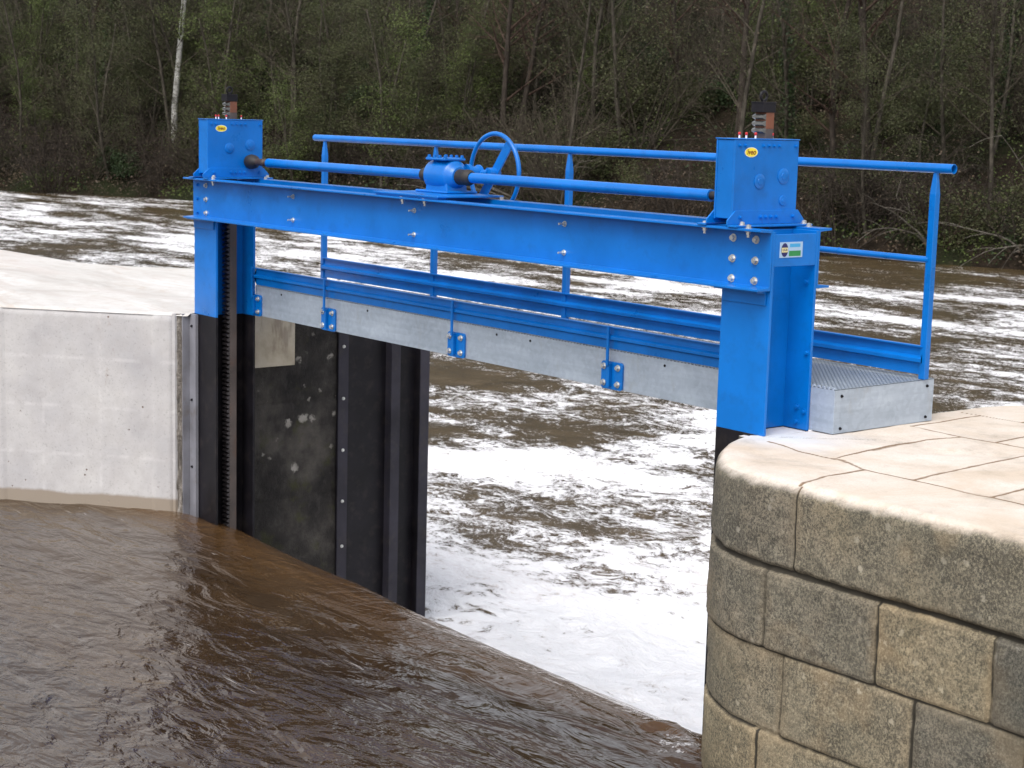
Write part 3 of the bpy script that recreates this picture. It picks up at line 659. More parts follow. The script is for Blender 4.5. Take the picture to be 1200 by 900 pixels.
def masonry_mesh():
    n = len(OUT); RB = .075
    nrm = []
    for i in range(n):
        a = OUT[max(0, i-1)]; b = OUT[min(n-1, i+1)]; d = Vector((b[0]-a[0], b[1]-a[1])).normalized(); nrm.append(Vector((d.y, -d.x)))   # outward on the right of travel
    # arc-length for the corner (x is used on the straight, so unroll the arc onto x)
    s = [0.]*n; 
    i0 = min(range(n), key=lambda i: math.dist(OUT[i], (.60, -1.13)))
    s[i0] = .60
    for i in range(i0+1, n): s[i] = s[i-1] + math.dist(OUT[i], OUT[i-1])
    for i in range(i0-1, -1, -1): s[i] = s[i+1] - math.dist(OUT[i], OUT[i+1])
    rows = []   # (z, inset, top_t)
    z = -3.6
    while z < -1.9: rows.append((z, 0, 0)); z += .10
    while z < -.12: rows.append((z, 0, 0)); z += .0125
    for k in range(11):
        a = PI/2*k/10; rows.append((-1 + math.sin(a), 1-math.cos(a), -1))
    NT_ = 96
    for k in range(1, NT_+1): rows.append((0, 1, (k/NT_)**1.05))
    rbs = [(.012 if p[1] > -.365 and p[0] < .0 else RB*min(1, .25 + max(0, abs(p[1]+.36) + max(0, p[0]))/.5)) for p in OUT]
    vs, J, T, Ed = [], [], [], []
    random.seed(3); tones = {}
    VJc = {0: [.765-.006], }
    def wob(v, w=.003): return w*fbm(v*3.1, v*1.7, 4, 3)
    for (zr, ins, tt) in rows:
        for i in range(n):
            x, y = OUT[i]; nx, ny = nrm[i]
            rb = rbs[i]; z = zr
            if tt == -1: z = zr*rb
            px, py = x - nx*ins*rb, y - ny*ins*rb
            jf = 0; tone = .5; edg = 0
            if tt > 0:
                spx = max(.68, min(x, 8.)) if y < 0 else max(.62, x*.9); 
                if y >= 0 and x < 1.2: spx = .66 + .02*(i/n)
                tx, ty = spx + (.0 if y < 0 else 0), .62
                px, py = px + (tx-px)*tt, py + (ty-py)*tt
            if tt > 0 or z > -.012:
                d = min(dseg(px + wob(py*2), py + wob(px*2), a, b) for a, b in TOPSEG)
                jf = max(0, 1-d/.018); depth = .004*max(0, 1-d/.010)
                # the wide eroded joint near the platform
                e = dseg(px, py, (.395, -.15), (.345, .25)); jf = max(jf, .62*max(0, 1-e/.05))
                cell = (round(px*1.6), round(py*2)); 
                zz = z - depth + .004*fbm(px*2.5, py*2.5, 0, 4)
                zz += -.012*sm(.25, .6, fbm(px*1.3+5, py*1.3, 2, 3))
                if z > -.001 and tt < .08: zz -= .0
                fx, fy = px, py
            else:
                c = course_of(z); zz = z; 
                cz = CZ
                hz = min(abs(z + wob(s[i]) - c_) for c_ in CZ)
                vd = min([abs(s[i] + wob(z*2+c) - q) for q in VJ.get(c, [])] + ([abs(s[i] - (-.62))] if c % 2 == 0 else [abs(s[i] - (-.85))]) + [9])
                if c == 0: vd = min(vd, abs(s[i]+wob(z)+.02*0 - .765))
                big = (abs(z-CZ[0]) < .05)
                wdt = .013 if not big else .020 + .010*max(0, fbm(s[i]*9, 2, 0, 3)+.5)
                w2 = .0135
                j1 = max(0, 1-hz/wdt) if (big or fbm(s[i]*2, z*2, 7, 2) > -.35) else .6*max(0, 1-hz/.012); j2 = max(0, 1-vd/w2)
                jf = max(j1, j2)
                d = min(hz, vd)
                rnd = (.004*max(0, 1-min(hz, .018)/.018)**2 + .004*max(0, 1-min(vd, .018)/.018)**2)*(1+.8*fbm(s[i]*6, z*6, 1, 3))      # worn arrises
                deep = (.026 if big else .010)*min(1, j1*2) + .008*min(1, j2*2); edg = max(0, 1-d/.055)
                # block offsets
                k = sum(1 for q in VJ.get(c, []) if s[i] > q); 
                if (c, k) not in tones: tones[(c, k)] = (random.random(), random.uniform(-.006, .006))
                tone, off = tones[(c, k)]
                nse = .012*fbm(s[i]*2.2, z*2.2, c*3+k, 5) + .004*fbm(s[i]*14, z*14, 3, 4)
                if c == 0: off *= .2; nse *= 1.1
                fall = 1 if z < -rb else max(0, (-z)/rb)
                dd = (off + nse)*fall - rnd*fall - deep
                fx, fy = px + nx*dd, py + ny*dd
                if -.168 - .02 < x < -.1 and y > -.37: fx, fy = px, py
            vs.append((fx, fy, zz)); J.append(jf); T.append(tone); Ed.append(edg)
    fs = []
    for r in range(len(rows)-1):
        for i in range(n-1):
            a = r*n+i; fs.append((a, a+1, a+n+1, a+n))
    me = bpy.data.meshes.new('masonry_body'); me.from_pydata(vs, [], fs); me.update()
    for nm, arr in (('joint', J), ('tone', T), ('edge', Ed)):
        at = me.attributes.new(nm, 'FLOAT', 'POINT'); at.data.foreach_set('value', arr)
    me.shade_smooth(); me.materials.append(M['masonry'])
    return me
mp_ = empty('masonry_pier', (2, 1, -3.6), 'pale topped old stone block pier with rounded corner under the right column', 'stone pier')
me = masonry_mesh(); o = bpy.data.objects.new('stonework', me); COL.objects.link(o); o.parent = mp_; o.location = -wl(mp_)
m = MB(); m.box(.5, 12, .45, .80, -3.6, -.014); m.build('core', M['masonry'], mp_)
m = MB(); m.box(-.333, -.166, -.334, -.020, -.40, -.003); m.box(-.30, -.17, -.40, -.3545, -.40, -.012); m.build('bedding_mortar', M['masonry'], mp_, bevel=.004)

# ================================================================== LEFT (CONCRETE) PIER
cp_ = empty('concrete_pier', (-9, 0, -3.6), 'light grey cast concrete pier with flat top under the left column', 'concrete pier')
A_ = Vector((-6.455, -.505)); B_ = Vector((-7.62, -1.515))
def top_slab():
    # slightly uneven top surface
    poly_front = [(-6.365, -.42), (-6.455, -.505), (-7.62, -1.515), (-9, -1.53), (-12, -1.58), (-20, -1.7), (-34, -2.0)]
    poly_back = [(-6.335, 1.895), (-7.4, 1.92), (-9.02, 1.72), (-9.9, 1.53), (-10.3, 1.10), (-10.9, .76), (-14, .62)]
    def samp(poly, n):
        L = [0]; 
        for a, b in zip(poly[:-1], poly[1:]): L.append(L[-1]+math.dist(a, b))
        out = []
        for k in range(n+1):
            t = (k/n)**1.6*L[-1]
            for i in range(len(poly)-1):
                if t <= L[i+1]+1e-9:
                    u = (t-L[i])/(L[i+1]-L[i]); out.append((poly[i][0]+u*(poly[i+1][0]-poly[i][0]), poly[i][1]+u*(poly[i+1][1]-poly[i][1]))); break
        return out
    n, k = 130, 70; F = samp(poly_front, n); Bk = samp([(p) for p in poly_back[:-1]] + [(-14, .62), (-34, 1.0)], n)
    vs, fs = [], []
    for i in range(n+1):
        for j in range(k+1):
            t = j/k; x = F[i][0]+(Bk[i][0]-F[i][0])*t; y = F[i][1]+(Bk[i][1]-F[i][1])*t
            e = min(t, 1-t)*3
            z = .012*fbm(x*.9, y*.9, 1, 4)*min(1, e*3) - .002 + .022*min(1, e*2)*sm(-.2, .5, fbm(x*.35, y*.6, 8, 3))
            z -= .02*(1-min(1, e*25))**2
            vs.append((x, y, z))
    for i in range(n):
        for j in range(k): a = i*(k+1)+j; fs.append((a, a+1, a+k+2, a+k+1))
    m = MB(); m.add(vs, fs); o = m.build('top_surface', M['ctop'], cp_, smooth=False); o.data.shade_smooth()
    # back wall
    m = MB(); back = [Bk[i] for i in range(0, n+1)]
    for a, b in zip(back[:-1], back[1:]): m.add([(a[0],a[1],-.022),(b[0],b[1],-.022),(b[0],b[1],-3.6),(a[0],a[1],-3.6)], [(0,1,2,3)])
    m.build('rear_wall', M['oldwall'], cp_)
    m = MB(); fr = [(-7.62, -1.515), (-9, -1.53), (-12, -1.58), (-20, -1.7), (-34, -2.0)]
    for a, b in zip(fr[:-1], fr[1:]): m.add([(a[0],a[1],-.022),(b[0],b[1],-.022),(b[0],b[1],-3.6),(a[0],a[1],-3.6)], [(3,2,1,0)])
    m.build('upstream_wall', M['cfront'], cp_)
top_slab()
# diagonal front face with UVs (metres along the face)
def front_face():
    L = (B_-A_).length; d = (B_-A_)/L; nrm = Vector((-d.y, d.x)) * -1
    if nrm.y > 0: nrm = -nrm
    nu, nv = 90, 90; vs, fs, uv = [], [], []
    for i in range(nu+1):
        u = L*i/nu
        for j in range(nv+1):
            z = -2.6 + (2.6-.020)*j/nv
            e = .012*max(0, 1-u/.02)**2 + .012*max(0, 1-(L-u)/.02)**2 + .014*max(0, 1-(-z-.02)/.025)**2
            off = .003*fbm(u*2, z*2, 3, 4) - e
            # raised margin strips at both ends
            off += .010*(1 if (u < .155 or u > L-.07) else 0)
            p = A_ + d*u + nrm*off; vs.append((p.x, p.y, z)); uv.append((L-u, z))
    for i in range(nu):
        for j in range(nv): a = i*(nv+1)+j; fs.append((a, a+1, a+nv+2, a+nv+1))
    me = bpy.data.meshes.new('front_face'); me.from_pydata(vs, [], fs); ul = me.uv_layers.new(name='UVMap')
    for lp in me.loops: ul.data[lp.index].uv = uv[lp.vertex_index]
    me.shade_smooth(); me.materials.append(M['cfront']); o = bpy.data.objects.new('front_face', me); COL.objects.link(o); o.parent = cp_; o.location = -wl(cp_)
front_face()
# rough joint between face and steel guide, steel angle
m = MB(); N = 120
def strip(m, a, b, z0, z1, amp, nu=10, nz=120, seed=0):
    vs, fs = [], []
    a, b = Vector(a), Vector(b); d = (b-a); nn = Vector((-d.y, d.x)).normalized(); nn = nn if nn.y < 0 else -nn
    for i in range(nu+1):
        for j in range(nz+1):
            z = z0+(z1-z0)*j/nz; u = i/nu; q = a + d*u + nn*(amp*fbm(u*d.length*25+seed, z*9, seed, 5)); vs.append((q.x, q.y, z))
    for i in range(nu):
        for j in range(nz): k = i*(nz+1)+j; fs.append((k, k+1, k+nz+2, k+nz+1))
    m.add(vs, fs)
strip(m, (-6.455, -.490), (-6.405, -.445), -2.4, -.004, .010); m.build('rough_joint', M['joint'], cp_).data.shade_smooth()
m = MB(); m.prism([(-6.455, -.508), (-6.437, -.492), (-6.437, -.47), (-6.47, -.47)], 'z', -2.4, -.004); m.build('joint_lip', M['cfront'], cp_, bevel=.002)
m = MB(); m.box(-6.420, -6.295, -.385, -.358, -2.6, -.004); m.box(-6.412, -6.395, -.445, -.386, -2.6, -.004); ga = m.build('guide_angle', M['guide'], cp_, bevel=.002)
for z in (-.10, -.70, -1.25): bolt((-6.350, -.386, z), (0,-1,0), ga, .008, .004, 'black')
# channel side wall, downstream of the gate
def side_wall():
    vs, fs = [], []; ny, nz = 90, 130
    for i in range(ny+1):
        y = .003 + 1.893*i/ny
        for j in range(nz+1):
            z = -3.6 + 3.58*j/nz
            cr = abs(z - (-.79 + .03*fbm(y*4, 1, 1, 3))); g = .02*max(0, 1-cr/.02)
            cr2 = abs(z - (-1.62 + .03*fbm(y*4, 5, 1, 3))); g += .015*max(0, 1-cr2/.02)
            x = -6.338 + .016*fbm(y*2.5, z*2.5, 2, 5) - g
            vs.append((x, y, z))
    for i in range(ny):
        for j in range(nz): a = i*(nz+1)+j; fs.append((a+1, a, a+nz+1, a+nz+2))
    m = MB(); m.add(vs, fs); o = m.build('channel_wall', M['oldwall'], cp_); o.data.shade_smooth()
side_wall()
m = MB(); m.box(-6.36, -6.318, .01, .560, -.478, -.012); m.build('plaster_patch', M['plaster'], cp_, bevel=.004)
m = MB(); m.box(-8.2, -6.36, -.30, 1.86, -3.6, -.05); m.build('core', M['oldwall'], cp_)
# black steel stop-log guide on the channel wall
sg = empty('stop_log_guide', (-6.3, 1.5, -3.4), 'black steel stop log guide with upright ribs on dark channel wall', 'steel guide')
def rib(y0, y1, xa, xb, name, mat): m = MB(); m.box(xa, xb, y0, y1, -3.6, -.03); return m.build(name, M[mat], sg, bevel=.002)
rib(.985, 1.900, -6.34, -6.315, 'back_plate', 'black')
e1 = rib(.985, 1.085, -6.3145, -6.300, 'edge_rib', 'blackedge'); 
rib(1.480, 1.495, -6.3145, -6.235, 'rib_web', 'blackedge'); rib(1.480, 1.575, -6.2345, -6.222, 'rib_flange', 'blackedge'); 
rib(1.790, 1.805, -6.3145, -6.235, 'rib_web', 'black'); rib(1.790, 1.888, -6.2345, -6.222, 'rib_flange', 'blackedge')
for z in (-.35, -.80, -1.25, -1.7, -2.1): bolt((-6.30, 1.035, z), (1,0,0), e1, .010, .006)

# ================================================================== WATER
ZU, ZL = -1.63, -2.90
def frange(segs):
    out = []
    for a, b, st in segs:
        n = max(1, round((b-a)/st)); out += [a + (b-a)*k/n for k in range(n)]
    return out + [segs[-1][1]]
def upstream():
    xs = frange([(-60, -20, 4), (-20, -8, .4), (-8, .3, .036), (.3, 3, .15), (3, 16, 1)])
    ys = frange([(-60, -12, 4), (-12, -4.6, .35), (-4.6, -1.6, .04), (-1.6, .86, .027)])
    nx, ny = len(xs), len(ys); vs, fm = [], []
    for y in ys:
        for x in xs:
            # lip profile: flat pool, then a smooth parabola over the leaf
            y0 = -.78 + .22*math.exp(-((x+6.4)/1.2)**2) + .05*math.sin(x*1.1) + .03*fbm(x*.8, 0, 0, 2)
            t = max(0, y-y0); z = ZU - .50*t*t - .10*t*t*t
            yy = y
            k = sm(-2.8, -.6, y)*(1 if y > -3 else 0)
            dx = sm(0, 1.0, (x+6.3))*sm(0, 1.0, (-.1-x)) if y > -1.2 else 1
            amp = .006 + .008*k
            z += amp*fbm(x*.9 + y*.5, y*2.6, 1, 4) + .003*fbm(x*3 + 4, y*6, 2, 3)
            # standing furrows: streamlines bend into the opening from both piers
            fl = noise.noise((x*.7, y*3.2 - .35*x, 5)); z += .012*k*fl
            # pull-down beside the columns
            
            z += .02*math.exp(-((x+.45)/.30)**2)*sm(-1.3, -.5, y)*fbm(x*6, y*6, 3, 3)*2
            vs.append((x, y, z))
            f = 0
            f = .55*math.exp(-((x+.25)/.30)**2)*math.exp(-((y+.75)/.3)**2)
            f += .36*math.exp(-((x+6.0)/.35)**2)*math.exp(-((y+.22)/.12)**2)
            f += .30*sm(.2, .7, y) 
            fm.append(f)
    fs = []
    for j in range(ny-1):
        for i in range(nx-1):
            xm = (xs[i]+xs[i+1])/2; ym = (ys[j]+ys[j+1])/2
            if ym > -.34 and not (-6.33 < xm < -.17): continue
            a = j*nx+i; fs.append((a, a+1, a+nx+1, a+nx))
    me = bpy.data.meshes.new('upstream_river'); me.from_pydata(vs, [], fs)
    at = me.attributes.new('foam', 'FLOAT', 'POINT'); at.data.foreach_set('value', fm)
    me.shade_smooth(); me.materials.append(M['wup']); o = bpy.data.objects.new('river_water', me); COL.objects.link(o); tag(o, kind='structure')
upstream()
# foam amounts at places on the lower river (x, y, amount)
FOAM_PX = [(0,232,.42),(100,240,.50),(200,250,.35),(0,255,.62),(120,262,.42),(40,275,.62),(160,285,.66),(210,300,.62),(100,290,.50),(240,270,.58),
 (330,275,.55),(420,300,.66),(340,300,.66),(480,325,.66),(560,335,.66),(640,350,.55),(700,320,.50),(780,345,.60),(820,360,.62),(600,300,.35),(760,310,.30),
 (1000,310,.16),(1150,322,.14),(980,330,.20),(960,342,.62),(1040,350,.62),(1180,345,.52),(980,365,.60),(1100,365,.40),(1180,362,.52),(960,378,.66),(1060,385,.52),(1180,385,.62),(1100,400,.42),(980,398,.48),(1180,410,.52),(1120,425,.66),(1180,440,.50),(1130,460,.45),(1180,462,.50),
 (520,420,.36),(560,440,.20),(530,455,.26),(620,440,.34),(540,485,.34),(620,470,.30),(700,480,.36),(520,505,.28),(600,510,.34),(660,500,.34),(700,455,.48),(780,490,.52),(740,470,.34),(820,500,.74),(760,505,.40),
 (510,535,.78),(580,538,.86),(660,535,.80),(740,528,.84),(820,515,.98),(790,520,.95),(800,538,.80),(560,520,.52),(650,515,.46),
 (520,570,.62),(580,575,.50),(640,570,.50),(700,565,.52),(760,562,.48),(820,550,.36),(820,580,.46),(520,600,.60),(590,605,.44),(650,615,.44),(720,600,.50),(790,605,.50),(540,640,.56),(620,630,.46),(700,640,.52),(780,640,.52),
 (520,680,.74),(600,680,.66),(680,680,.64),(760,670,.60),(820,680,.66),(560,720,.92),(660,730,.98),(760,720,.92),(820,740,.94),(700,770,1.1),(780,800,1.15),(820,840,1.15)]
def unproj(px, py, z):
    d = fw*2020.24 + rt2*(px-600) - up2*(py-450); t = (z-CAM.z)/d.z; return CAM + d*t
FOAM = [(*unproj(px, py, ZL)[:2], a - (.07 if py < 525 and a < .75 else 0) + (.17 if 560 < py < 640 else .17 if py >= 640 else 0) + (.05 if 525 < py < 550 else 0)) for px, py, a in FOAM_PX] + [(-6, 1.2, 1.1), (-2, 1.2, 1.2), (-.5, 2.0, 1.1), (-4, 1.2, 1.2), (-12, 20, .5), (-90, 10, .4)]
def downstream():
    xs = frange([(-190, -100, 6), (-100, -26, 1.0), (-26, -13, .13), (-13, 0, .065), (0, 6, .4), (6, 70, 4)])
    ys = frange([(-14, .3, 1.5), (.3, 10, .065), (10, 18, .13), (18, 60, .9), (60, 110, 4)])
    nx, ny = len(xs), len(ys); vs, fm, nr = [], [], []
    for y in ys:
        for x in xs:
            D = math.dist((x, y), (CAM.x, CAM.y))
            sw = sf = 0
            for fx, fy, a in FOAM:
                r2 = ((x-fx)**2 + (y-fy)**2)/(1 + .02*math.dist((fx, fy), (CAM.x, CAM.y))**2) + .003
                wgt = 1/(r2*r2); sw += wgt; sf += wgt*a
            f = sf/sw
            nn = math.exp(-max(0, D-11)/5)       # boil below the gate
            z = ZL
            if -26 < x < 0 and y > .3 and y < 18:
                z += (.012 + .055*nn)*fbm(x*1.4, y*1.4, 1, 5) + (.006 + .02*nn)*fbm(x*4, y*4, 2, 3)
            else: z += .012*fbm(x*.8, y*.8, 1, 3)
            vs.append((x, y, z)); fm.append(f); nr.append(math.exp(-max(0, D-15)/4))
    fs = []
    for j in range(ny-1):
        for i in range(nx-1):
            xm = (xs[i]+xs[i+1])/2; ym = (ys[j]+ys[j+1])/2
            a = j*nx+i; fs.append((a, a+1, a+nx+1, a+nx))
    me = bpy.data.meshes.new('lower_river'); me.from_pydata(vs, [], fs)
    for nm, arr in (('foam', fm), ('near', nr)):
        at = me.attributes.new(nm, 'FLOAT', 'POINT'); at.data.foreach_set('value', arr)
    me.shade_smooth(); me.materials.append(M['wdown']); o = bpy.data.objects.new('river_water', me); COL.objects.link(o); tag(o, kind='structure')
downstream()

# ================================================================== WOODED BANK
SH = [(-190, -8), (-130, 12), (-100, 21.5), (-82, 27.0), (-72.5, 33.0), (-60, 35.5), (-48, 36.6), (-38, 38.0), (-32.2, 39.3), (-27, 41.2), (-16, 47), (-2, 57), (20, 74), (60, 100)]
SL = [0]
for a, b in zip(SH[:-1], SH[1:]): SL.append(SL[-1] + math.dist(a, b))
def shore(t):
    t = max(0, min(SL[-1]-1e-6, t))
    for i in range(len(SH)-1):
        if t <= SL[i+1]:
            u = (t-SL[i])/(SL[i+1]-SL[i]); return Vector((SH[i][0]+u*(SH[i+1][0]-SH[i][0]), SH[i][1]+u*(SH[i+1][1]-SH[i][1])))
IN = Vector((-.33, .944))
def bank_pt(t, v):
    p = shore(t); q = p + IN*v
    h = .55*sm(-.2, .5, v) + (.60 if v < 40 else .60)*max(0, v-.4)*(1 - .0) 
    h = .55*sm(-.2, .5, v) + .50*max(0, v-.4)
    if v > 25: h = .55 + .5*24.6 + .08*(v-25)
    h += min(1, v/4)*(1.1*fbm(q.x*.10, q.y*.10, 3, 4) + .25*fbm(q.x*.6, q.y*.6, 1, 3)) + .10*fbm(q.x*2, q.y*2, 1, 3)*min(1, max(0, v+.3))
    # the spur falls away towards the left of the view
    return Vector((q.x, q.y, ZL - .35*(1 if v < -.3 else 0) - .1 + h))
def bank():
    ts = frange([(0, 85, 3), (85, 205, .5), (205, SL[-1], 3)]); vv = [-3, -1, -.4, -.15, 0, .15, .3, .5] + frange([(.8, 24, .5), (24, 46, 2), (46, 130, 12)])
    vs, fs = [], []
    for t in ts:
        for v in vv: vs.append(tuple(bank_pt(t, v)))
    n = len(vv)
    for i in range(len(ts)-1):
        for j in range(n-1): a = i*n+j; fs.append((a, a+1, a+n+1, a+n))
    m = MB(); m.add(vs, fs); o = m.build('hillside', M['ground']); o.data.shade_smooth(); tag(o, kind='structure')
bank()
m = MB(); m.add([(-1500,-1500,-4.2),(1500,-1500,-4.2),(1500,1500,-4.2),(-1500,1500,-4.2)], [(0,1,2,3)]); tag(m.build('ground', M['ground']), kind='structure')

# -- tree prototypes ------------------------------------------------
def leafquad(mb, p, size, rng):
    a = Vector((rng.uniform(-1,1), rng.uniform(-1,1), rng.uniform(-.6,.6))).normalized(); b = a.orthogonal().normalized()
    b.rotate(Matrix.Rotation(rng.uniform(0, PI), 3, a)); b *= size*.36; a = a*size*.6
    n = len(mb.v); mb.v += [tuple(p-a), tuple(p+b), tuple(p+a), tuple(p-b)]; mb.f.append((n, n+1, n+2, n+3)); mb.mi.append(mb.cur)
def grow(tr, tw, lf, p, d, L, r, lvl, rng, P, pts):
    """one limb: a wandering tapered path that forks into smaller ones"""
    n = 5 if lvl < 2 else 4
    path, rad = [p], [r]; q = Vector(p); dd = Vector(d)
    for i in range(n):
        dd = (dd + Vector((rng.uniform(-1,1), rng.uniform(-1,1), rng.uniform(-.6,1)*P['up']))*P['wander']).normalized()
        if P['droop'] and lvl > 0: dd = (dd + Vector((0,0,-P['droop']))).normalized()
        q = q + dd*(L/n); path.append(q.copy()); rad.append(r*(1-(i+1)/n*(.55 if lvl == 0 else .75)))
    mbx = tr if lvl == 0 else tw
    mbx.tube(path, rad, 7 if lvl == 0 else (4 if lvl == 1 else 3), cap=False)
    if lvl >= P['depth']:
        pts += path[1:]
        return
    k = P['forks'][lvl]
    for j in range(k):
        u = (rng.uniform(P['base'], 1.0) if lvl == 0 else rng.uniform(.2, 1.0))
        i = min(n-1, int(u*n)); f = u*n-i; b = path[i].lerp(path[i+1], f)
        ax = (path[i+1]-path[i]).normalized(); side = ax.orthogonal().normalized(); side.rotate(Matrix.Rotation(rng.uniform(0, 2*PI), 3, ax))
        nd = (ax*P['along'] + side).normalized()
        grow(tr, tw, lf, b, nd, L*P['ratio'][lvl]*rng.uniform(.6, 1.15)*(1.15-.5*u if lvl == 0 else 1), max(P['rmin'], rad[i]*P['rr']), lvl+1, rng, P, pts)
def make_tree(seed, H, r, P, barkm, twigm, leafm=None, nleaf=0, leafsize=.08, spread=.25, ivy=0, lean=.06, stems=1):
    rng = random.Random(seed); tr, tw, lf = MB(), MB(), MB(); pts = []
    for s in range(stems):
        a = rng.uniform(0, 2*PI); base = Vector((math.cos(a), math.sin(a), 0))*(.25*r*8*(stems > 1)*rng.random()+0)
        d = Vector((math.cos(a)*lean*rng.uniform(.3, 1.5), math.sin(a)*lean*rng.uniform(.3, 1.5), 1)).normalized()
        grow(tr, tw, lf, base - Vector((0,0,.4)), d, H*rng.uniform(.75, 1.0), r*rng.uniform(.7, 1), 0, rng, P, pts)
    for i in range(nleaf):
        p = Vector(rng.choice(pts)) + Vector((rng.gauss(0,1), rng.gauss(0,1), rng.gauss(0,.8)))*spread
        leafquad(lf, p, leafsize*rng.uniform(.6, 1.3), rng)
    iv = MB()
    if ivy:
        for i in range(ivy):
            z = rng.uniform(-.2, H*.72)*rng.random()**.3; t = rng.uniform(0, 2*PI); k = min(4, int((z+.4)/H*5))
            rr = r*(1-.5*z/H) + abs(rng.gauss(0, .10))
            # follow the first trunk's path
            q = tr.v[k*7]; q2 = tr.v[min(5, k+1)*7]; u = ((z+.4)/H*5) % 1
            cx = q[0]+(q2[0]-q[0])*u; cy = q[1]+(q2[1]-q[1])*u
            leafquad(iv, Vector((cx+rr*math.cos(t), cy+rr*math.sin(t), z)), .10*rng.uniform(.6, 1.3), rng)
    out = [('trunk', tr, barkm)]
    if tw.v: out.append(('branches', tw, twigm))
    if lf.v: out.append(('leaves', lf, leafm))
    if iv.v: out.append(('ivy', iv, M['ivy']))
    res = []
    for nm, mb, mt in out:
        me = bpy.data.meshes.new(nm); me.from_pydata(mb.v, [], mb.f); me.materials.append(mt)
        if nm == 'trunk': me.shade_smooth()
        res.append((nm, me))
    return res
PB = dict(up=.5, wander=.13, droop=0, depth=3, forks=[16, 6, 4], base=.12, ratio=[.30, .45, .5], rmin=.008, rr=.42, along=.9)
PT = dict(up=.4, wander=.10, droop=0, depth=3, forks=[20, 6, 4], base=.30, ratio=[.26, .45, .5], rmin=.009, rr=.36, along=.8)
PS = dict(up=.3, wander=.22, droop=.03, depth=2, forks=[9, 5], base=.15, ratio=[.42, .45], rmin=.006, rr=.55, along=1.1)
PD = dict(up=.2, wander=.20, droop=.22, depth=2, forks=[10, 5], base=.25, ratio=[.50, .45], rmin=.006, rr=.55, along=.9)
kinds = {
 'slender_tree':  [make_tree(11+i, 13, .115, PT, M['bark'], M['twig'], M['leafo'], 500, .07, .5, lean=.05) for i in range(3)],
 'dark_tree':     [make_tree(31+i, 14, .17, PB, M['barkd'], M['twigr'], M['dry'], 600, .07, .5, lean=.10) for i in range(3)],
 'ivy_tree':      [make_tree(51+i, 12, .13, PB, M['bark'], M['twig'], M['leafo'], 900, .07, .4, ivy=2600, lean=.05) for i in range(2)],
 'leafy_tree':    [make_tree(71+i, 8.5, .08, PB, M['bark'], M['twig'], M['leafy'], 9500, .066, .24, lean=.12, stems=2) for i in range(3)],
 'olive_tree':    [make_tree(91+i, 10, .10, PB, M['bark'], M['twig'], M['leafo'], 11000, .060, .26, lean=.10) for i in range(3)],
 'bare_shrub':    [make_tree(111+i, 3.4, .028, PS, M['twig'], M['twig'], M['leafo'], 350, .05, .15, lean=.55, stems=9) for i in range(3)],
 'drooping_shrub':[make_tree(131+i, 3.0, .030, PD, M['barkd'], M['barkd'], M['dry'], 200, .05, .2, lean=.7, stems=8) for i in range(2)],
 'green_bush':    [make_tree(151+i, 2.1, .022, PS, M['twigr'], M['twigr'], M['leafo'], 5200, .060, .18, lean=.8, stems=8) for i in range(2)],
 'ivy_bush':      [make_tree(171+i, 1.9, .022, PS, M['twigr'], M['twigr'], M['ivy'], 5000, .095, .20, lean=.9, stems=8) for i in range(2)],
}
birch = make_tree(201, 15, .20, PT, M['birch'], M['twig'], M['leafo'], 300, .07, .5, lean=.02)
LAB = {
 'slender_tree': ('slender grey trunked tree, nearly bare, on the far bank', 'tree', 'slender bare trees on the far bank'),
 'dark_tree': ('dark trunked tree with reddish brown bare twigs on the far bank', 'tree', 'dark bare trees on the far bank'),
 'ivy_tree': ('ivy wrapped tree trunk standing on the far bank', 'tree', 'ivy wrapped trees on the far bank'),
 'leafy_tree': ('small tree in fresh yellow green leaf on the far bank', 'tree', 'fresh green trees on the far bank'),
 'olive_tree': ('thin tree hazy with olive green buds on the far bank', 'tree', 'olive green budding trees on the far bank'),
 'bare_shrub': ('bare grey brown many stemmed shrub on the far bank', 'shrub', 'bare shrubs on the far bank'),
 'drooping_shrub': ('bare shrub with twigs drooping towards the river', 'shrub', 'drooping shrubs at the water edge'),
 'green_bush': ('low bush thick with small olive green leaves on the far bank', 'bush', 'low olive bushes on the far bank'),
 'ivy_bush': ('low dark evergreen ivy mound on the far bank', 'bush', 'dark ivy mounds on the far bank'),
}
rng = random.Random(99)
def place(kind, protos, p, sc_=1., label=None, cat=None, group=None, rz=None, tilt=(0,0)):
    pr = rng.choice(protos)
    e = bpy.data.objects.new(kind, None); COL.objects.link(e); e.location = p; e.rotation_euler = (tilt[0], tilt[1], rng.uniform(0, 2*PI) if rz is None else rz); e.scale = (sc_, sc_, sc_*rng.uniform(.9, 1.12))
    tag(e, label, cat, group)
    for nm, me in pr:
        o = bpy.data.objects.new(nm, me); COL.objects.link(o); o.parent = e
T0, T1 = 96, 200
def scatter(kind, n, v0, v1, s0, s1, t0=T0, t1=T1, pw=1.):
    lab, cat, grp = LAB[kind]
    for i in range(n):
        t = rng.uniform(t0, t1); v = v0 + (v1-v0)*rng.random()**pw
        place(kind, kinds[kind], bank_pt(t, v), rng.uniform(s0, s1), lab, cat, grp, tilt=(rng.gauss(0, .04), rng.gauss(0, .04)))
scatter('slender_tree', 52, .8, 20, .7, 1.15)
scatter('dark_tree', 34, 1.2, 24, .8, 1.2)
scatter('ivy_tree', 12, 1.0, 14, .8, 1.1)
scatter('olive_tree', 64, .8, 22, .7, 1.15)
scatter('leafy_tree', 16, 1.5, 14, .6, .95, 96, 160)
scatter('olive_tree', 40, .6, 16, .7, 1.1, 96, 165)
scatter('bare_shrub', 125, .2, 16, .8, 1.6)
scatter('drooping_shrub', 70, -.1, 3.0, .8, 1.5)
scatter('green_bush', 60, .0, 10, .7, 1.4)
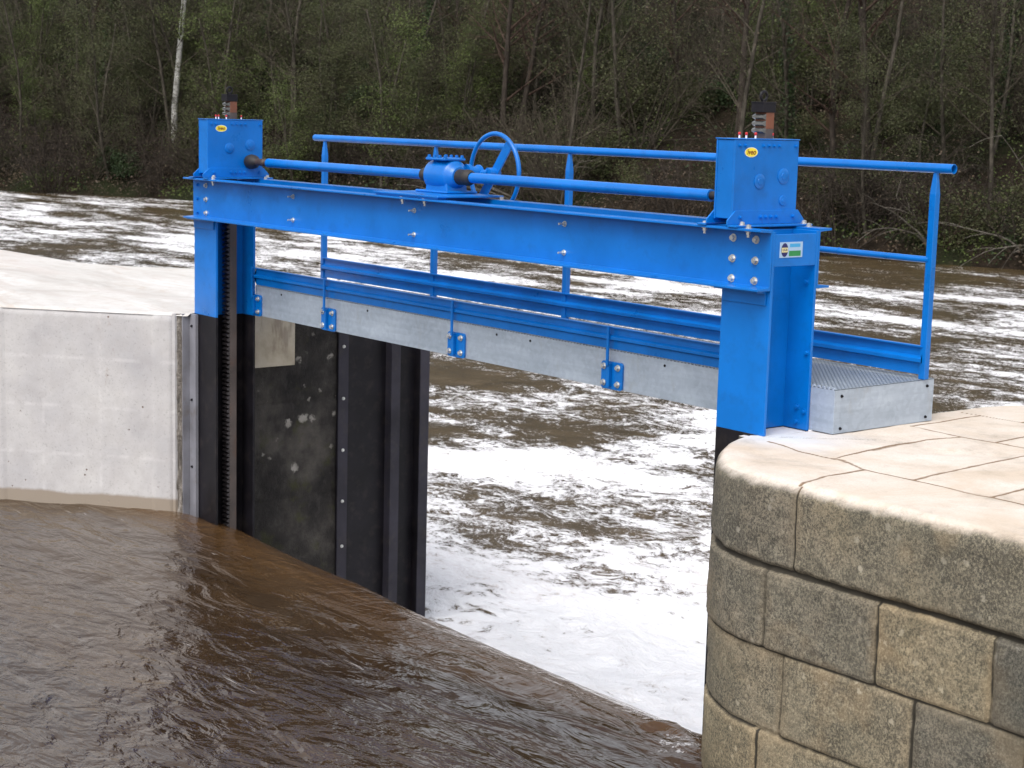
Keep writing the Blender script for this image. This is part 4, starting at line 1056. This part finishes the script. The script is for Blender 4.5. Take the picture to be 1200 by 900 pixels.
scatter('ivy_bush', 26, 1, 14, .6, 1.1)
# undergrowth on the slope
def undergrowth():
    g = random.Random(5); m = MB()
    for i in range(75000):
        t = g.uniform(100, 198); v = .0 + 15*g.random()**1.5; p = bank_pt(t, v) if i % 3 == 0 or i == 0 else last + Vector((g.gauss(0,.18), g.gauss(0,.18), g.gauss(.0,.12)))
        last = p if i % 3 == 0 else last
        nn = fbm(p.x*.25, p.y*.25, 9, 3); m.cur = 0 if nn > .2 else (1 if nn > -.02 else 2)
        leafquad(m, p + Vector((0,0,.08 + abs(g.gauss(0, .22)))), .085*g.uniform(.5, 1.4), g)
    o = m.build('undergrowth', [M['leafy'], M['ivy'], M['dry']]); tag(o, 'low leaves and litter covering the wooded slope', 'undergrowth', kind='stuff')
undergrowth()
def at_px(px, D, v_guess=None):
    """a spot on the bank in the direction of a feature of the photo, D metres from the camera"""
    d = fw*2020.24 + rt2*(px-600); d.z = 0; d.normalize(); q = CAM + d*D
    best = min(((bank_pt(t, v)-Vector((q.x, q.y, 0))).xy.length, t, v) for t in [90+.8*k for k in range(150)] for v in [.5+.7*k for k in range(40)])
    return bank_pt(best[1], best[2])
place('birch_tree', [birch], at_px(212, 92), 1.0, 'white barked birch standing in the wood above the left gearbox', 'birch tree', None, 0.3, (-.05, -.06))

place('leafy_tree', kinds['leafy_tree'][:1], at_px(262, 88), .9, 'bright fresh green young tree behind the left gearbox', 'tree', None)
place('leafy_tree', kinds['leafy_tree'][1:2], at_px(318, 80), .75, 'fresh green young tree beside the left end of the handrail', 'tree', None)
place('green_bush', kinds['green_bush'][:1], at_px(1178, 49.5), 1.1, 'olive green bush at the water edge furthest right on the far bank', 'bush', None)
place('slender_tree', kinds['slender_tree'][:1], at_px(728, 58), 1.05, 'tall straight bare tree rising behind the beam between handwheel and right gearbox', 'tree', None)
def dead_branch(px, D, H, n, seed, lab):
    g = random.Random(seed); b = at_px(px, D); e = empty('dead_branch', b, lab, 'fallen branch'); main = MB(); sides = []
    view = (CAM-b); view.z = 0; view.normalize(); right = Vector((-view.y, view.x, 0))*-1
    for i in range(n):
        p = b + right*g.uniform(-.5, .5) + Vector((0,0,.1)); d = (right*g.uniform(.2, 1.2)*g.choice((-1,1,1)) + Vector((0,0,g.uniform(.6, 1.1))) + view*g.uniform(0,.5)).normalized()
        path, rad = [p], [.035]; L = H*g.uniform(.6, 1)
        for k in range(9):
            d = (d + Vector((0,0,-.10)) + Vector((g.gauss(0,.10), g.gauss(0,.10), g.gauss(0,.08)))).normalized(); p = p + d*L/9; path.append(p.copy()); rad.append(.035*(1-k/10))
            if k > 1 and g.random() < .75:
                q = p.copy(); dd = (d + Vector((g.gauss(0,.6), g.gauss(0,.6), g.gauss(0,.5)))).normalized(); sp = [q.copy()]
                for j in range(4): dd = (dd + Vector((0,0,-.12))).normalized(); q = q + dd*L/13; sp.append(q.copy())
                sb = MB(); sb.tube(sp, [.014, .012, .010, .008, .005], 4, cap=False); sides.append(sb)
        lb = MB(); lb.tube(path, rad, 6, cap=False); lb.build('limb', M['pale'], e)
    for sb in sides: sb.build('twig', M['pale'], e)
M['pale'] = bark('bleached_dead_wood', (.10, .09, .075), (.19, .17, .145), (.05, .042, .035))
dead_branch(1150, 50, 5.0, 4, 1, 'pale leafless branch arching over the bank at the far right')
dead_branch(1105, 52, 3.4, 4, 2, 'pale dead branches reaching low over the bank beside the handrail end')
dead_branch(395, 62, 5.0, 5, 3, 'pale branches arching down behind the left end of the handrail')
dead_branch(470, 62, 4.0, 4, 4, 'pale drooping branches behind the drive shaft')
dead_branch(960, 51, 3.0, 3, 5, 'pale low branches at the waterline behind the right gearbox')
